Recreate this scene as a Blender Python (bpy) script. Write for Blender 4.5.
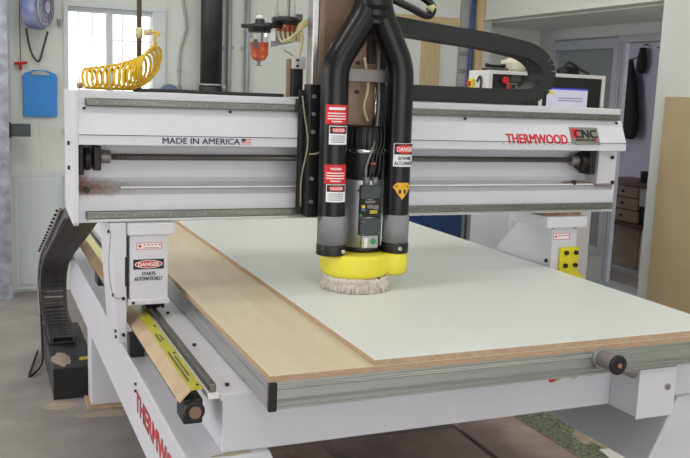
import bpy, bmesh, math, random
from mathutils import Vector, Matrix
random.seed(7)
for o in list(bpy.data.objects): bpy.data.objects.remove(o)
SC = bpy.context.scene
COL = SC.collection

# ------------------------------------------------------------------ camera
cd = bpy.data.cameras.new('camera'); cam = bpy.data.objects.new('camera', cd); COL.objects.link(cam)
SC.camera = cam
cd.sensor_width = 36.0; cd.lens = 45.34; cd.clip_start = 0.05; cd.clip_end = 200
right = Vector((0.92073487, -0.38827148, 0.03863355))
up = -Vector((-0.02553863, -0.15876795, -0.98698557))
back = -Vector((0.38935212, 0.90776539, -0.15609911))
m = Matrix.Identity(4)
for i in range(3):
    m[i][0] = right[i]; m[i][1] = up[i]; m[i][2] = back[i]
m.translation = Vector((0, 0, 1.60))
cam.matrix_world = m

# ------------------------------------------------------------------ world, exposure
w = bpy.data.worlds.new('world'); SC.world = w; w.use_nodes = True
bg = w.node_tree.nodes['Background']
bg.inputs['Color'].default_value = (0.98, 0.97, 1.0, 1); bg.inputs['Strength'].default_value = 2.5
SC.view_settings.view_transform = 'Standard'; SC.view_settings.look = 'None'
SC.view_settings.exposure = 0.13; SC.view_settings.gamma = 1.0
SC.view_settings.use_curve_mapping = False
LAMP_W = 9.0
LAMP_SPOTS = [(0.3, 0.4), (2.7, 0.4), (0.3, 2.5), (2.7, 2.5), (0.5, 5.0), (2.7, 5.0)]
LAMP_Z = 3.05

# ------------------------------------------------------------------ materials
def lin(c):
    return tuple(((v/255.0)/12.92 if v/255.0 <= 0.04045 else ((v/255.0+0.055)/1.055)**2.4) for v in c)
def mat(name, rgb, rough=0.5, metal=0.0, var=0.06, scale=6.0, bump=0.0, bscale=60.0, rgb2=None, stretch=None, spec=None, coat=0.0):
    M = bpy.data.materials.new(name); M.use_nodes = True
    nt = M.node_tree; b = nt.nodes['Principled BSDF']
    c = lin(rgb); c2 = lin(rgb2) if rgb2 else tuple(max(0, v*(1-var*2)) for v in c)
    tc = nt.nodes.new('ShaderNodeTexCoord'); mp = nt.nodes.new('ShaderNodeMapping')
    nt.links.new(tc.outputs['Object'], mp.inputs['Vector'])
    if stretch: mp.inputs['Scale'].default_value = stretch
    n = nt.nodes.new('ShaderNodeTexNoise'); n.inputs['Scale'].default_value = scale; n.inputs['Detail'].default_value = 5
    nt.links.new(mp.outputs['Vector'], n.inputs['Vector'])
    r = nt.nodes.new('ShaderNodeValToRGB')
    r.color_ramp.elements[0].position = 0.35; r.color_ramp.elements[1].position = 0.68
    r.color_ramp.elements[0].color = (*c2, 1); r.color_ramp.elements[1].color = (*c, 1)
    nt.links.new(n.outputs['Fac'], r.inputs['Fac']); nt.links.new(r.outputs['Color'], b.inputs['Base Color'])
    b.inputs['Roughness'].default_value = rough; b.inputs['Metallic'].default_value = metal
    if spec is not None: b.inputs['Specular IOR Level'].default_value = spec
    if coat: b.inputs['Coat Weight'].default_value = coat
    if bump:
        n2 = nt.nodes.new('ShaderNodeTexNoise'); n2.inputs['Scale'].default_value = bscale; n2.inputs['Detail'].default_value = 4
        nt.links.new(mp.outputs['Vector'], n2.inputs['Vector'])
        bp = nt.nodes.new('ShaderNodeBump'); bp.inputs['Strength'].default_value = bump; bp.inputs['Distance'].default_value = 0.01
        nt.links.new(n2.outputs['Fac'], bp.inputs['Height']); nt.links.new(bp.outputs['Normal'], b.inputs['Normal'])
    return M
def glassmat(name, rgb, rough=0.02, ior=1.45, trans=1.0):
    M = mat(name, rgb, rough, var=0.01)
    M.node_tree.nodes['Principled BSDF'].inputs['Transmission Weight'].default_value = trans
    M.node_tree.nodes['Principled BSDF'].inputs['IOR'].default_value = ior
    return M
def emit(name, rgb, s):
    M = mat(name, rgb, 0.4); b = M.node_tree.nodes['Principled BSDF']
    b.inputs['Emission Color'].default_value = (*lin(rgb), 1); b.inputs['Emission Strength'].default_value = s
    return M

MW = mat('white_paint_metal', (214, 214, 219), 0.38, var=0.03, scale=3)
MWALL = mat('wall_paint', (220, 223, 217), 0.75, var=0.03, scale=1.5, bump=0.03, bscale=40)
MPANEL = mat('door_paint', (212, 219, 219), 0.6, var=0.03, scale=1.5)
MCEIL = mat('ceiling_paint', (225, 225, 220), 0.85, var=0.03)
MCONC = mat('concrete', (164, 158, 153), 0.7, rgb2=(140, 134, 129), scale=2.6, bump=0.12, bscale=30)
MSHEET = mat('white_laminate', (226, 231, 226), 0.34, var=0.012, scale=2)
MCORE = mat('particle_core', (196, 168, 138), 0.85, rgb2=(180, 150, 120), scale=70)
MPLY = mat('plywood_face', (218, 206, 178), 0.5, rgb2=(210, 196, 166), scale=5, stretch=(5, 0.5, 5))
MPLYE = mat('plywood_edge', (190, 162, 134), 0.8, rgb2=(174, 144, 116), scale=30, stretch=(1, 1, 12))
MALU = mat('aluminium', (186, 188, 184), 0.38, 0.85, var=0.05, scale=8, stretch=(0.6, 0.6, 8))
MALUS = mat('aluminium_side', (196, 194, 192), 0.34, 0.9, var=0.06, scale=10, stretch=(8, 0.3, 8))
MRAIL = mat('steel_rail', (128, 130, 122), 0.42, 0.8, var=0.15, scale=20, stretch=(0.5, 4, 6))
MSTEEL = mat('bright_steel', (205, 205, 205), 0.2, 1.0, var=0.05)
MDARK = mat('dark_steel', (58, 56, 54), 0.5, 0.6, var=0.2, scale=25)
MBLACK = mat('black_plastic', (24, 24, 26), 0.42, var=0.2)
MHOSE = mat('black_glossy_hose', (15, 15, 17), 0.30, var=0.15, scale=12, bump=0.04, bscale=25, spec=.38)
MCHAIN = mat('chain_plastic', (33, 34, 35), 0.6, var=0.2, scale=30)
MCHAIN2 = mat('chain_plastic_dusty', (84, 81, 78), 0.62, rgb2=(52, 51, 50), scale=22)
MTRIM = mat('trough_plastic', (66, 64, 66), 0.6, rgb2=(50, 48, 50), scale=12)
MTAPE = mat('duct_tape', (136, 137, 142), 0.55, 0.15, var=0.1, scale=14, bump=0.15, bscale=18)
MYEL = mat('yellow_plastic', (238, 226, 62), 0.42, var=0.05, scale=10)
MYELP = mat('yellow_paint', (226, 212, 30), 0.4, var=0.08)
MYELL = mat('yellow_label', (196, 188, 44), 0.35, var=0.12, scale=12)
MGOLD = mat('brass_strip', (238, 208, 168), 0.3, 0.6, var=0.12, scale=8)
MBRIS = mat('bristle', (234, 228, 218), 0.9, rgb2=(206, 194, 180), scale=60)
MRED = mat('red_print', (214, 32, 40), 0.45, var=0.03)
MREDT = mat('red_letter', (206, 34, 42), 0.45, var=0.03)
MREDF = mat('red_letter_faded', (196, 70, 76), 0.5, var=0.1)
MWPR = mat('white_print', (238, 238, 238), 0.45, var=0.02)
MBPR = mat('black_print', (28, 28, 34), 0.5, var=0.03)
MNAVY = mat('navy_letter', (38, 50, 84), 0.5, var=0.03)
MBADGE = mat('badge_grey', (138, 140, 132), 0.35, 0.3, var=0.06)
MCLAD = mat('carriage_brown', (150, 124, 102), 0.5, 0.2, rgb2=(134, 108, 88), scale=6)
MGREY = mat('grey_metal', (142, 138, 136), 0.45, 0.5, var=0.1)
MDRV = mat('driver_grey', (64, 72, 76), 0.5, var=0.06)
MORNG = glassmat('lubricant', (240, 96, 24), 0.05, 1.3, 0.6)
MCLEAR = glassmat('clear_bowl', (240, 244, 242), 0.03, 1.2, 0.95)
MPANE = glassmat('window_glass', (250, 250, 250), 0.0, 1.05, 1.0)
MDGL = mat('dark_glass', (140, 147, 150), 0.12, var=0.05)
MTUBD = mat('dull_tube', (150, 145, 118), 0.5, var=0.05)
MCREAM = mat('cream_tube', (206, 196, 150), 0.5, var=0.05)
MBLUE = mat('blue_plastic', (44, 138, 218), 0.42, var=0.04)
MBLUED = mat('blue_fan', (62, 84, 158), 0.45, rgb2=(150, 158, 186), scale=9)
MFANG = mat('fan_grille', (200, 198, 204), 0.45, 0.3, var=0.12, scale=12)
MPIPE = mat('dark_pipe', (66, 67, 66), 0.45, 0.5, var=0.1, scale=6)
MCOND = mat('conduit', (164, 170, 170), 0.45, 0.4, var=0.05)
MWOOD = mat('pine', (206, 184, 142), 0.7, rgb2=(190, 166, 122), scale=8, stretch=(8, 8, 0.8))
MWOODH = mat('pine_horizontal', (206, 184, 142), 0.7, rgb2=(190, 166, 122), scale=8, stretch=(0.8, 8, 8))
MMDF = mat('mdf_board', (184, 166, 130), 0.75, rgb2=(177, 158, 121), scale=2.4)
MFRAME = mat('grey_frame', (184, 189, 196), 0.45, 0.1, var=0.05)
MROOM = mat('office_wall', (158, 155, 170), 0.8, var=0.04)
MPART = mat('partition_paint', (204, 205, 204), 0.7, var=0.03)
MCLOTH = mat('black_cloth', (22, 22, 24), 0.9, var=0.2)
MBROWN = mat('brown_drawer', (120, 96, 82), 0.6, rgb2=(104, 82, 70), scale=8, stretch=(6, 1, 6))
MRUST = mat('rust', (150, 98, 66), 0.85, rgb2=(186, 160, 140), scale=28)
MSAW = mat('sawdust', (188, 174, 154), 0.95, rgb2=(170, 154, 134), scale=60, bump=0.4, bscale=120)
MBRD = mat('floor_board_brown', (186, 166, 158), 0.6, rgb2=(160, 142, 136), scale=5)
MBRD2 = mat('floor_board_tan', (168, 156, 136), 0.6, rgb2=(150, 136, 118), scale=4)
MCARP = mat('speckled_carpet', (150, 156, 132), 0.95, rgb2=(84, 92, 76), scale=70, bump=0.5, bscale=90)
MREDB = mat('red_board', (168, 34, 36), 0.6, var=0.06)
MSCR = emit('screen_lit', (196, 196, 216), 0.35)
MSCRB = emit('screen_title_bar', (60, 70, 190), 0.3)
MSCRY = emit('screen_icon', (214, 204, 60), 0.25)
MTUBE = emit('fluorescent_tube', (250, 250, 245), 6.0)
MGRN = mat('green_sticker', (40, 150, 84), 0.4)
MCOLV = mat('galvanised', (176, 178, 190), 0.35, 0.4, var=0.22, scale=14)

# ------------------------------------------------------------------ mesh helpers
def link(o, parent=None):
    COL.objects.link(o)
    if parent is not None:
        o.parent = parent
        if parent.type == 'EMPTY': o.matrix_parent_inverse = parent.matrix_basis.inverted()
    return o
def tag(o, label=None, cat=None, group=None, kind=None):
    if label: o['label'] = label
    if cat: o['category'] = cat
    if group: o['group'] = group
    if kind: o['kind'] = kind
    return o
def thing(name, loc, label, cat, group=None):
    o = bpy.data.objects.new(name, None); o.empty_display_size = 0.05; o.location = loc
    COL.objects.link(o); return tag(o, label, cat, group)
def bx(bm, x0, x1, y0, y1, z0, z1):
    v = [bm.verts.new((x, y, z)) for x in (x0, x1) for y in (y0, y1) for z in (z0, z1)]
    for f in ((0,1,3,2), (4,6,7,5), (0,4,5,1), (2,3,7,6), (0,2,6,4), (1,5,7,3)): bm.faces.new([v[i] for i in f])
    return bm
def hexa(bm, p):   # 8 points: bottom loop 4, top loop 4
    v = [bm.verts.new(q) for q in p]
    for f in ((0,3,2,1), (4,5,6,7), (0,1,5,4), (1,2,6,5), (2,3,7,6), (3,0,4,7)): bm.faces.new([v[i] for i in f])
    return bm
def prism(bm, pts, axis, a, b):   # closed polygon of 2-D points, swept along an axis
    def P(p, t):
        return {'x': (t, p[0], p[1]), 'y': (p[0], t, p[1]), 'z': (p[0], p[1], t)}[axis]
    A = [bm.verts.new(P(p, a)) for p in pts]; B = [bm.verts.new(P(p, b)) for p in pts]
    n = len(pts)
    for i in range(n): bm.faces.new((A[i], A[(i+1) % n], B[(i+1) % n], B[i]))
    bm.faces.new(A[::-1]); bm.faces.new(B)
    return bm
def cyl(bm, p0, p1, r0, r1=None, n=20, cap=True):
    p0 = Vector(p0); p1 = Vector(p1); r1 = r0 if r1 is None else r1
    d = (p1-p0).normalized(); a = d.orthogonal().normalized(); b = d.cross(a)
    R = []
    for p, r in ((p0, r0), (p1, r1)):
        R.append([bm.verts.new(p + (a*math.cos(t) + b*math.sin(t))*r) for t in [2*math.pi*i/n for i in range(n)]])
    for i in range(n):
        f = bm.faces.new((R[0][i], R[0][(i+1) % n], R[1][(i+1) % n], R[1][i])); f.smooth = True
    if cap: bm.faces.new(R[0][::-1]); bm.faces.new(R[1])
    return bm
def tube(bm, pts, r, n=10, cap=True):
    pts = [Vector(p) for p in pts]; rs = r if isinstance(r, (list, tuple)) else [r]*len(pts)
    prev = None; rings = []
    for i, p in enumerate(pts):
        d = (pts[min(i+1, len(pts)-1)] - pts[max(i-1, 0)]).normalized()
        if prev is None: a = d.orthogonal().normalized()
        else:
            a = prev - d*prev.dot(d)
            a = a.normalized() if a.length > 1e-6 else d.orthogonal().normalized()
        prev = a; b = d.cross(a)
        rings.append([bm.verts.new(p + (a*math.cos(t)+b*math.sin(t))*rs[i]) for t in [2*math.pi*k/n for k in range(n)]])
    for i in range(len(rings)-1):
        for k in range(n):
            f = bm.faces.new((rings[i][k], rings[i][(k+1) % n], rings[i+1][(k+1) % n], rings[i+1][k])); f.smooth = True
    if cap: bm.faces.new(rings[0][::-1]); bm.faces.new(rings[-1])
    return bm
def lathe(bm, c, prof, n=28):   # profile (r, z) about a vertical axis
    rings = []
    for r, z in prof:
        rings.append([bm.verts.new((c[0]+r*math.cos(t), c[1]+r*math.sin(t), z)) for t in [2*math.pi*k/n for k in range(n)]])
    for i in range(len(rings)-1):
        for k in range(n):
            f = bm.faces.new((rings[i][k], rings[i][(k+1) % n], rings[i+1][(k+1) % n], rings[i+1][k])); f.smooth = True
    bm.faces.new(rings[0][::-1]); bm.faces.new(rings[-1])
    return bm
def smooth_path(pts, sub=8):
    P = [Vector(p) for p in pts]; out = []
    for i in range(len(P)-1):
        p0 = P[max(i-1, 0)]; p1 = P[i]; p2 = P[i+1]; p3 = P[min(i+2, len(P)-1)]
        for k in range(sub):
            t = k/sub
            out.append(0.5*((2*p1) + (p2-p0)*t + (2*p0-5*p1+4*p2-p3)*t*t + (3*p1-p0-3*p2+p3)*t**3))
    out.append(P[-1]); return out
def obj(name, bm, material, parent=None, bevel=0.0, label=None, seg=2):
    bmesh.ops.recalc_face_normals(bm, faces=bm.faces[:])
    me = bpy.data.meshes.new(name); bm.to_mesh(me); bm.free()
    for mm in (material if isinstance(material, (list, tuple)) else [material]): me.materials.append(mm)
    o = bpy.data.objects.new(name, me); link(o, parent)
    if bevel:
        md = o.modifiers.new('bevel', 'BEVEL'); md.width = bevel; md.segments = seg; md.limit_method = 'ANGLE'; md.angle_limit = math.radians(40)
    if label: o['label'] = label
    return o
def box(name, d, material, parent=None, bevel=0.0, label=None):
    return obj(name, bx(bmesh.new(), *d), material, parent, bevel, label)
def cylo(name, p0, p1, r, material, parent=None, r1=None, n=20, bevel=0.0, label=None):
    return obj(name, cyl(bmesh.new(), p0, p1, r, r1, n), material, parent, bevel, label)
def struct(o): o['kind'] = 'structure'; return o
def copies(name, src, parent, locs):   # copies of one small piece that share its mesh
    for l in locs:
        c = bpy.data.objects.new(name, src.data); link(c, parent); c.location = l
SHARED = {}
def bolt(parent, p, axis='y', r=0.007, mt=None, name='bolt'):
    key = (axis, r, (mt or MDARK).name)
    if key not in SHARED:
        b = bmesh.new(); d = {'x': (0.008, 0, 0), 'y': (0, 0.008, 0), 'z': (0, 0, 0.008)}[axis]
        cyl(b, tuple(-v*0.75 for v in d), tuple(v*0.75 for v in d), r, n=8)
        me = bpy.data.meshes.new(name); b.to_mesh(me); b.free(); me.materials.append(mt or MDARK); SHARED[key] = me
    o = bpy.data.objects.new(name, SHARED[key]); link(o, parent); o.location = p
    return o

def text_mesh(s, bold=0.0, shear=0.0):
    cu = bpy.data.curves.new('lettering', 'FONT'); cu.body = s; cu.size = 1.0; cu.shear = shear
    cu.align_x = 'CENTER'; cu.resolution_u = 3; cu.extrude = 0.02
    o = bpy.data.objects.new('lettering', cu); COL.objects.link(o)
    bpy.context.view_layer.update()
    me = bpy.data.meshes.new_from_object(o.evaluated_get(bpy.context.evaluated_depsgraph_get()))
    bpy.data.objects.remove(o); bpy.data.curves.remove(cu)
    if bold:      # heavier strokes: the same letters laid three times, a stroke apart
        vs = [v.co.copy() for v in me.vertices]; fs = [tuple(p.vertices) for p in me.polygons]; V = []; F = []
        for k, (dx, dy) in enumerate(((-bold, -bold*.5), (-bold, bold*.5), (bold, -bold*.5), (bold, bold*.5), (0, 0))):
            F += [tuple(i+len(V) for i in f) for f in fs]; V += [(v.x+dx, v.y+dy, v.z*(1+.25*k)) for v in vs]
        m2 = bpy.data.meshes.new('lettering'); m2.from_pydata(V, [], F); me = m2
    return me
def lettering(s, mt, parent, centre, rt, upv, width, height, bold=0.0, shear=0.0, name='lettering', bend=None, thick=0.0008):
    """text fitted to width x height, laid on the plane (rt, upv); bend=(cx, cy, r, angle) wraps it on a vertical cylinder"""
    me = text_mesh(s, bold, shear)
    xs = [v.co.x for v in me.vertices]; ys = [v.co.y for v in me.vertices]
    x0, x1, y0, y1 = min(xs), max(xs), min(ys), max(ys)
    rt = Vector(rt).normalized() if rt else None; upv = Vector(upv).normalized() if upv else None
    for v in me.vertices:
        u = ((v.co.x-x0)/(x1-x0)-0.5)*width; t = ((v.co.y-y0)/(y1-y0)-0.5)*height; h = thick*v.co.z/.02
        if bend:
            cx, cy, r, a0 = bend; a = a0 + u/r; rr = r + h
            v.co = Vector((cx + rr*math.cos(a), cy + rr*math.sin(a), centre[2]+t))
        else:
            v.co = Vector(centre) + rt*u + upv*t + rt.cross(upv)*h
    me.materials.clear(); me.materials.append(mt)
    return link(bpy.data.objects.new(name, me), parent)
def plate(name, mt, parent, centre, rt, upv, width, height, thick=0.002, ellipse=False, label=None):
    b = bmesh.new(); rt = Vector(rt).normalized(); upv = Vector(upv).normalized(); nn = rt.cross(upv); c = Vector(centre)
    if ellipse: pts = [(math.cos(t)*width/2, math.sin(t)*height/2) for t in [2*math.pi*k/28 for k in range(28)]]
    else: pts = [(-width/2, -height/2), (width/2, -height/2), (width/2, height/2), (-width/2, height/2)]
    A = [b.verts.new(c+rt*p[0]+upv*p[1]-nn*thick*0.2) for p in pts]; B = [b.verts.new(c+rt*p[0]+upv*p[1]+nn*thick) for p in pts]
    n = len(pts)
    for i in range(n): b.faces.new((A[i], A[(i+1) % n], B[(i+1) % n], B[i]))
    b.faces.new(A[::-1]); b.faces.new(B)
    return obj(name, b, mt, parent, label=label)
def wrap(name, mt, parent, bend, z, width, height, thick=0.0012, pts=None, label=None):
    """a sticker wrapped on a vertical cylinder; pts = outline (u, v)"""
    cx, cy, r, a0 = bend; b = bmesh.new()
    if pts is None:
        n = 10; us = [-width/2 + width*i/n for i in range(n+1)]
        cols = []
        for u in us:
            a = a0+u/r
            cols.append([b.verts.new((cx+(r+h)*math.cos(a), cy+(r+h)*math.sin(a), z+s*height/2)) for h in (-0.0005, thick) for s in (-1, 1)])
        for i in range(n):
            p, q = cols[i], cols[i+1]
            b.faces.new((p[2], q[2], q[3], p[3])); b.faces.new((p[0], p[1], q[1], q[0]))
            b.faces.new((p[1], p[3], q[3], q[1])); b.faces.new((p[0], q[0], q[2], p[2]))
        b.faces.new((cols[0][0], cols[0][2], cols[0][3], cols[0][1])); b.faces.new((cols[-1][0], cols[-1][1], cols[-1][3], cols[-1][2]))
    else:        # pts = (half width, top(u), bottom(u)): a shape bent to the hose in narrow columns
        hw, tf, bf = pts; n = 20; cols = []
        for i in range(n+1):
            u = -hw+2*hw*i/n; a = a0+u/r
            cols.append([b.verts.new((cx+(r+h)*math.cos(a), cy+(r+h)*math.sin(a), z+v)) for h in (-.0005, thick) for v in (bf(u), tf(u))])
        for i in range(n):
            p, q = cols[i], cols[i+1]
            b.faces.new((p[2], q[2], q[3], p[3])); b.faces.new((p[0], p[1], q[1], q[0]))
            b.faces.new((p[1], p[3], q[3], q[1])); b.faces.new((p[0], q[0], q[2], p[2]))
    return obj(name, b, mt, parent, label=label)

XR = (1, 0, 0); ZU = (0, 0, 1)
# ================================================================== THE ROOM
YB = 6.88; XW = 4.17; XP = 5.10; YB2 = 7.25
struct(box('floor', (-6, 9, -4, 9, -0.1, 0.0), MCONC))
struct(box('ceiling', (-2.6, 9, -4, 9, 3.2, 3.3), MCEIL))
# back wall with the window hole
WX0, WX1, WZ0, WZ1 = 0.655, 1.275, 1.25, 2.145
b = bmesh.new()
bx(b, -2.6, WX0, YB, YB+0.12, 0, 3.2); bx(b, WX1, XW, YB, YB+0.12, 0, 3.2)
bx(b, WX0, WX1, YB, YB+0.12, 0, WZ0); bx(b, WX0, WX1, YB, YB+0.12, WZ1, 3.2)
wall_back = struct(obj('wall_back', b, MWALL))
b = bmesh.new(); bx(b, XW+0.0, XP+0.1, YB2, YB2+0.12, 0, 3.2)
struct(obj('wall_recess', b, MWALL))
# right wall: solid towards the camera, header over the wide opening
b = bmesh.new(); bx(b, XW, XW+0.14, -4, 4.58, 0, 3.2); bx(b, XW, XW+0.14, 4.58, YB2, 2.27, 3.2)
bx(b, XW, XW+0.14, YB, YB2, 0, 2.27)
wall_right = struct(obj('wall_right', b, MWALL))
struct(box('ceiling_recess', (XW+0.14, XP+0.06, 4.58, YB2, 2.26, 2.32), MWALL))
b = bmesh.new(); bx(b, -2.6, -2.5, -4, 1.5, 0, 3.2); bx(b, -2.6, -2.5, 6.5, YB, 0, 3.2); bx(b, -2.6, -2.5, 1.5, 6.5, 2.7, 3.2)
struct(obj('wall_left', b, MWALL))
b = bmesh.new(); bx(b, -2.6, -2.2, -4.1, -4.0, 0, 3.2); bx(b, 3.6, 4.31, -4.1, -4.0, 0, 3.2); bx(b, -2.2, 3.6, -4.1, -4.0, 3.0, 3.2)
struct(obj('wall_front', b, MWALL))
# window in the back wall
win = box('window_1', (WX0-0.035, WX1+0.10, YB-0.03, YB, WZ1, WZ1+0.035), MPANEL); struct(win)
for n_, d in (('window_frame', (WX0-0.035, WX0, YB-0.03, YB, WZ0, WZ1)), ('window_frame', (WX1, WX1+0.10, YB-0.025, YB, WZ0-0.03, WZ1)),
              ('window_frame', (WX0, WX1, YB+0.02, YB+0.06, WZ1-0.035, WZ1)), ('window_frame', (0.935, 0.982, YB+0.01, YB+0.06, WZ0, WZ1-0.035)),
              ('window_frame', (WX0, WX1, YB+0.02, YB+0.06, WZ0, WZ0+0.03))):
    box(n_, d, MPANEL, win, 0.003)
box('window_sill', (WX0-0.05, WX1+0.10, YB-0.06, YB, WZ0-0.03, WZ0), MPANEL, win, 0.003)
for x0, x1 in ((WX0, 0.935), (0.982, WX1)): box('pane', (x0, x1, YB+0.035, YB+0.041, WZ0+0.03, WZ1-0.035), MPANE, win)
MBAR = mat('window_bar', (236, 214, 214), 0.5)
for x in (0.742, 0.843, 1.065): cylo('bar', (x, YB+0.09, WZ0), (x, YB+0.09, WZ1), 0.004, MBAR, win, n=8)
cylo('bar', (0.982, YB+0.095, 1.92), (WX1, YB+0.095, 1.92), 0.004, MBAR, win, n=8)
# door set in the back wall at the left, the steel jamb beside it
door = struct(box('door_1', (0.26, 0.60, YB-0.02, YB, 0.02, 0.885), MPANEL, None, 0.004))
box('door_panel', (0.29, 0.575, YB-0.03, YB-0.02, 0.06, 0.85), MPANEL, door, 0.004)
t1 = struct(box('trim_1', (0.22, 0.62, YB-0.022, YB, 0.885, 0.915), MPANEL, None, 0.003))
t2 = struct(box('trim_2', (0.245, 0.275, YB-0.02, YB, 0.915, 3.2), MPANEL, None, 0.003))
t3 = struct(box('trim_3', (0.445, 0.452, YB-0.008, YB, 0.915, 3.2), MPANEL))
struct(box('baseboard_back', (1.40, XW, YB-0.015, YB, 0.0, 0.09), MPANEL, None, 0.003))
col = thing('steel_column', (0.14, 6.70, 0), 'galvanised steel column standing before the white back wall beside the door', 'column')
b = bmesh.new(); bx(b, 0.02, 0.225, 6.66, 6.67, 0, 3.19); bx(b, 0.02, 0.225, 6.76, 6.77, 0, 3.19); bx(b, 0.118, 0.128, 6.67, 6.76, 0, 3.19)
obj('post', b, MCOLV, col); box('base_plate', (0.0, 0.24, 6.63, 6.79, 0, 0.012), MCOLV, col)

# partition with glazed panel and door opening, and the room behind it
FY0, FY1 = 5.45, 5.98       # door opening (y)
b = bmesh.new()
bx(b, XP, XP+0.03, 6.08, YB2, 0, 0.25); bx(b, XP, XP+0.08, 4.3, YB2, 2.16, 2.26); bx(b, XP, XP+0.08, 4.0, FY0-0.05, 0, 2.16); bx(b, XP, XP+0.08, 7.0, YB2, 0.25, 2.16)
struct(obj('wall_partition', b, MPART))
fr = struct(box('door_2', (XP-0.03, XP+0.09, FY0-0.05, FY1+0.09, 2.10, 2.16), MFRAME, None, 0.004))
for d in ((XP-0.01, XP+0.03, FY1+.01, FY1+0.06, 0.03, 2.10), (XP-0.01, XP+0.03, FY1+0.07, FY1+0.10, 0.03, 2.10), (XP-0.01, XP+0.03, FY0-0.05, FY0, 0.03, 2.10)):
    box('door_post', d, MFRAME, fr, 0.004)
box('door_track', (XP-0.06, XP+0.10, FY0-0.1, FY1+0.12, 0.0, 0.03), MFRAME, fr, 0.003)
w2 = struct(box('window_2', (XP-0.02, XP+0.07, 6.08, 7.02, 2.06, 2.14), MFRAME, None, 0.004))
for d in ((XP-0.02, XP+0.07, 6.08, 6.14, 0.25, 2.06), (XP-0.02, XP+0.07, 6.96, 7.02, 0.25, 2.06), (XP-0.02, XP+0.07, 6.14, 6.96, 0.25, 0.31)):
    box('window_frame', d, MFRAME, w2, 0.004)
box('pane', (XP+0.03, XP+0.04, 6.14, 6.96, 0.31, 2.06), MDGL, w2)
struct(box('wall_office', (6.5, 6.6, 4.0, 9.0, 0, 3.2), MROOM))
struct(box('wall_office_end', (XP+0.08, 6.5, 8.2, 8.3, 0, 3.2), MROOM))

# ------------------------------------------------------------------ ceiling lamps (out of view, they light the shop)
for i, (x, y) in enumerate(LAMP_SPOTS):
    t = thing('ceiling_lamp', (x, y, LAMP_Z), 'white fluorescent ceiling lamp with two tubes', 'lamp', 'fluorescent ceiling lamps')
    box('housing', (x-0.65, x+0.65, y-0.16, y+0.16, LAMP_Z+0.05, 3.2), MWPR, t, 0.006)
    for s in (-1, 1): cylo('lamp_tube', (x-0.6, y+s*0.08, LAMP_Z+0.02), (x+0.6, y+s*0.08, LAMP_Z+0.02), 0.016, MTUBE, t, n=10)
    ld = bpy.data.lights.new('lamp_light', 'AREA'); ld.shape = 'RECTANGLE'; ld.size = 1.3; ld.size_y = 0.32
    ld.energy = LAMP_W; ld.color = (1.0, 0.985, 0.94)
    lo = bpy.data.objects.new('lamp_light', ld); link(lo, t); lo.location = (x, y, LAMP_Z-0.005)

# ================================================================== MACHINE BASE AND TABLE
YF = 2.11          # front face of the white frame
YE = 5.05          # far end of the machine
base = thing('router_table', (1.41, 3.5, 0), 'long white router table frame with aluminium edge and yellow guide strip', 'machine')
sbL = obj('side_beam', prism(bmesh.new(), [(.48, .645), (.705, .645), (.80, .41), (.48, .41)], 'y', YF-0.02, YE), MW, base, 0.006)
sbR = obj('side_beam', prism(bmesh.new(), [(2.34, .645), (2.34, .41), (2.0, .41), (2.115, .645)], 'y', YF-0.02, YE), MW, base, 0.006)
for s, xw in ((1, .578), (-1, 2.242)):
    x2 = xw+s*0.13
    b = bmesh.new(); bx(b, min(xw, x2), max(xw, x2), YF+0.03, YE, .645, .79); obj('rail_web', b, MW, base, 0.003)
    xa, xb = sorted((xw-s*0.006, xw+s*0.135)); box('rail_plate', (xa, xb, YF, YE, .79, .81), MW, base, 0.004)
# front cross beam, with a return at its left end
box('front_beam', (.578, 2.30, YF, YF+.03, .645, .795), MW, base, 0.004)
b = bmesh.new()
for y in (2.9, 3.7, 4.5): bx(b, .72, 2.10, y, y+.08, .68, .80)
obj('cross_member', b, MDARK, base)
box('rear_beam', (.578, 2.30, YE-.03, YE, .645, .79), MW, base, 0.004)
# legs: flared box legs with a foot plate
for x0, x1, fx0, fx1 in ((.50, .70, .50, .66), (2.12, 2.32, 2.16, 2.32)):
    for y in (2.62, 4.27):
        if y < 3 : continue
        b = bmesh.new(); hexa(b, [(fx0, y, .012), (fx1, y, .012), (fx1, y+.14, .012), (fx0, y+.14, .012), (x0, y+.02, .41), (x1, y+.02, .41), (x1, y+.16, .41), (x0, y+.16, .41)])
        lg = obj('leg', b, MW, base, 0.005)
        box('foot_plate', (fx0-.02, fx1+.02, y-.03, y+.155, 0, .012), MCORE, lg)
        if x0 < 1: bolt(lg, (fx0+.03, y+.02, .12))
for x0, x1 in ((.50, .62), (2.21, 2.33)):
    b = bmesh.new(); hexa(b, [(x0, 2.12, 0), (x1, 2.12, 0), (x1, 2.26, 0), (x0, 2.26, 0), (x0, 2.10, .41), (x1, 2.10, .41), (x1, 2.28, .41), (x0, 2.28, .41)])
    obj('leg', b, MW, base, 0.005)
# aluminium edge extrusion with grooves
YA = 1.96; ZA0, ZA1 = .81, .883
prof = [(YA, ZA0), (YA, ZA0+.006), (YA+.003, ZA0+.008), (YA+.003, ZA0+.011), (YA, ZA0+.013), (YA, ZA0+.017), (YA+.003, ZA0+.019), (YA, ZA0+.022), (YA+.006, ZA0+.026), (YA+.006, ZA0+.050), (YA, ZA0+.054),
        (YA+.003, ZA0+.057), (YA, ZA0+.060), (YA+.003, ZA0+.063), (YA, ZA0+.066), (YA, ZA1), (YA+.10, ZA1), (YA+.10, ZA0)]
obj('front_extrusion', prism(bmesh.new(), prof, 'x', .672, 2.17), MALU, base)
b = bmesh.new(); bx(b, .656, .70, YA+.10, 5.0, ZA0+.002, ZA1); obj('side_extrusion', b, MALUS, base, 0.002)
b = bmesh.new(); bx(b, .6535, .656, YA+.012, 5.0, ZA0+.026, ZA0+.05); obj('extrusion_groove', b, MALU, base)
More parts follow.
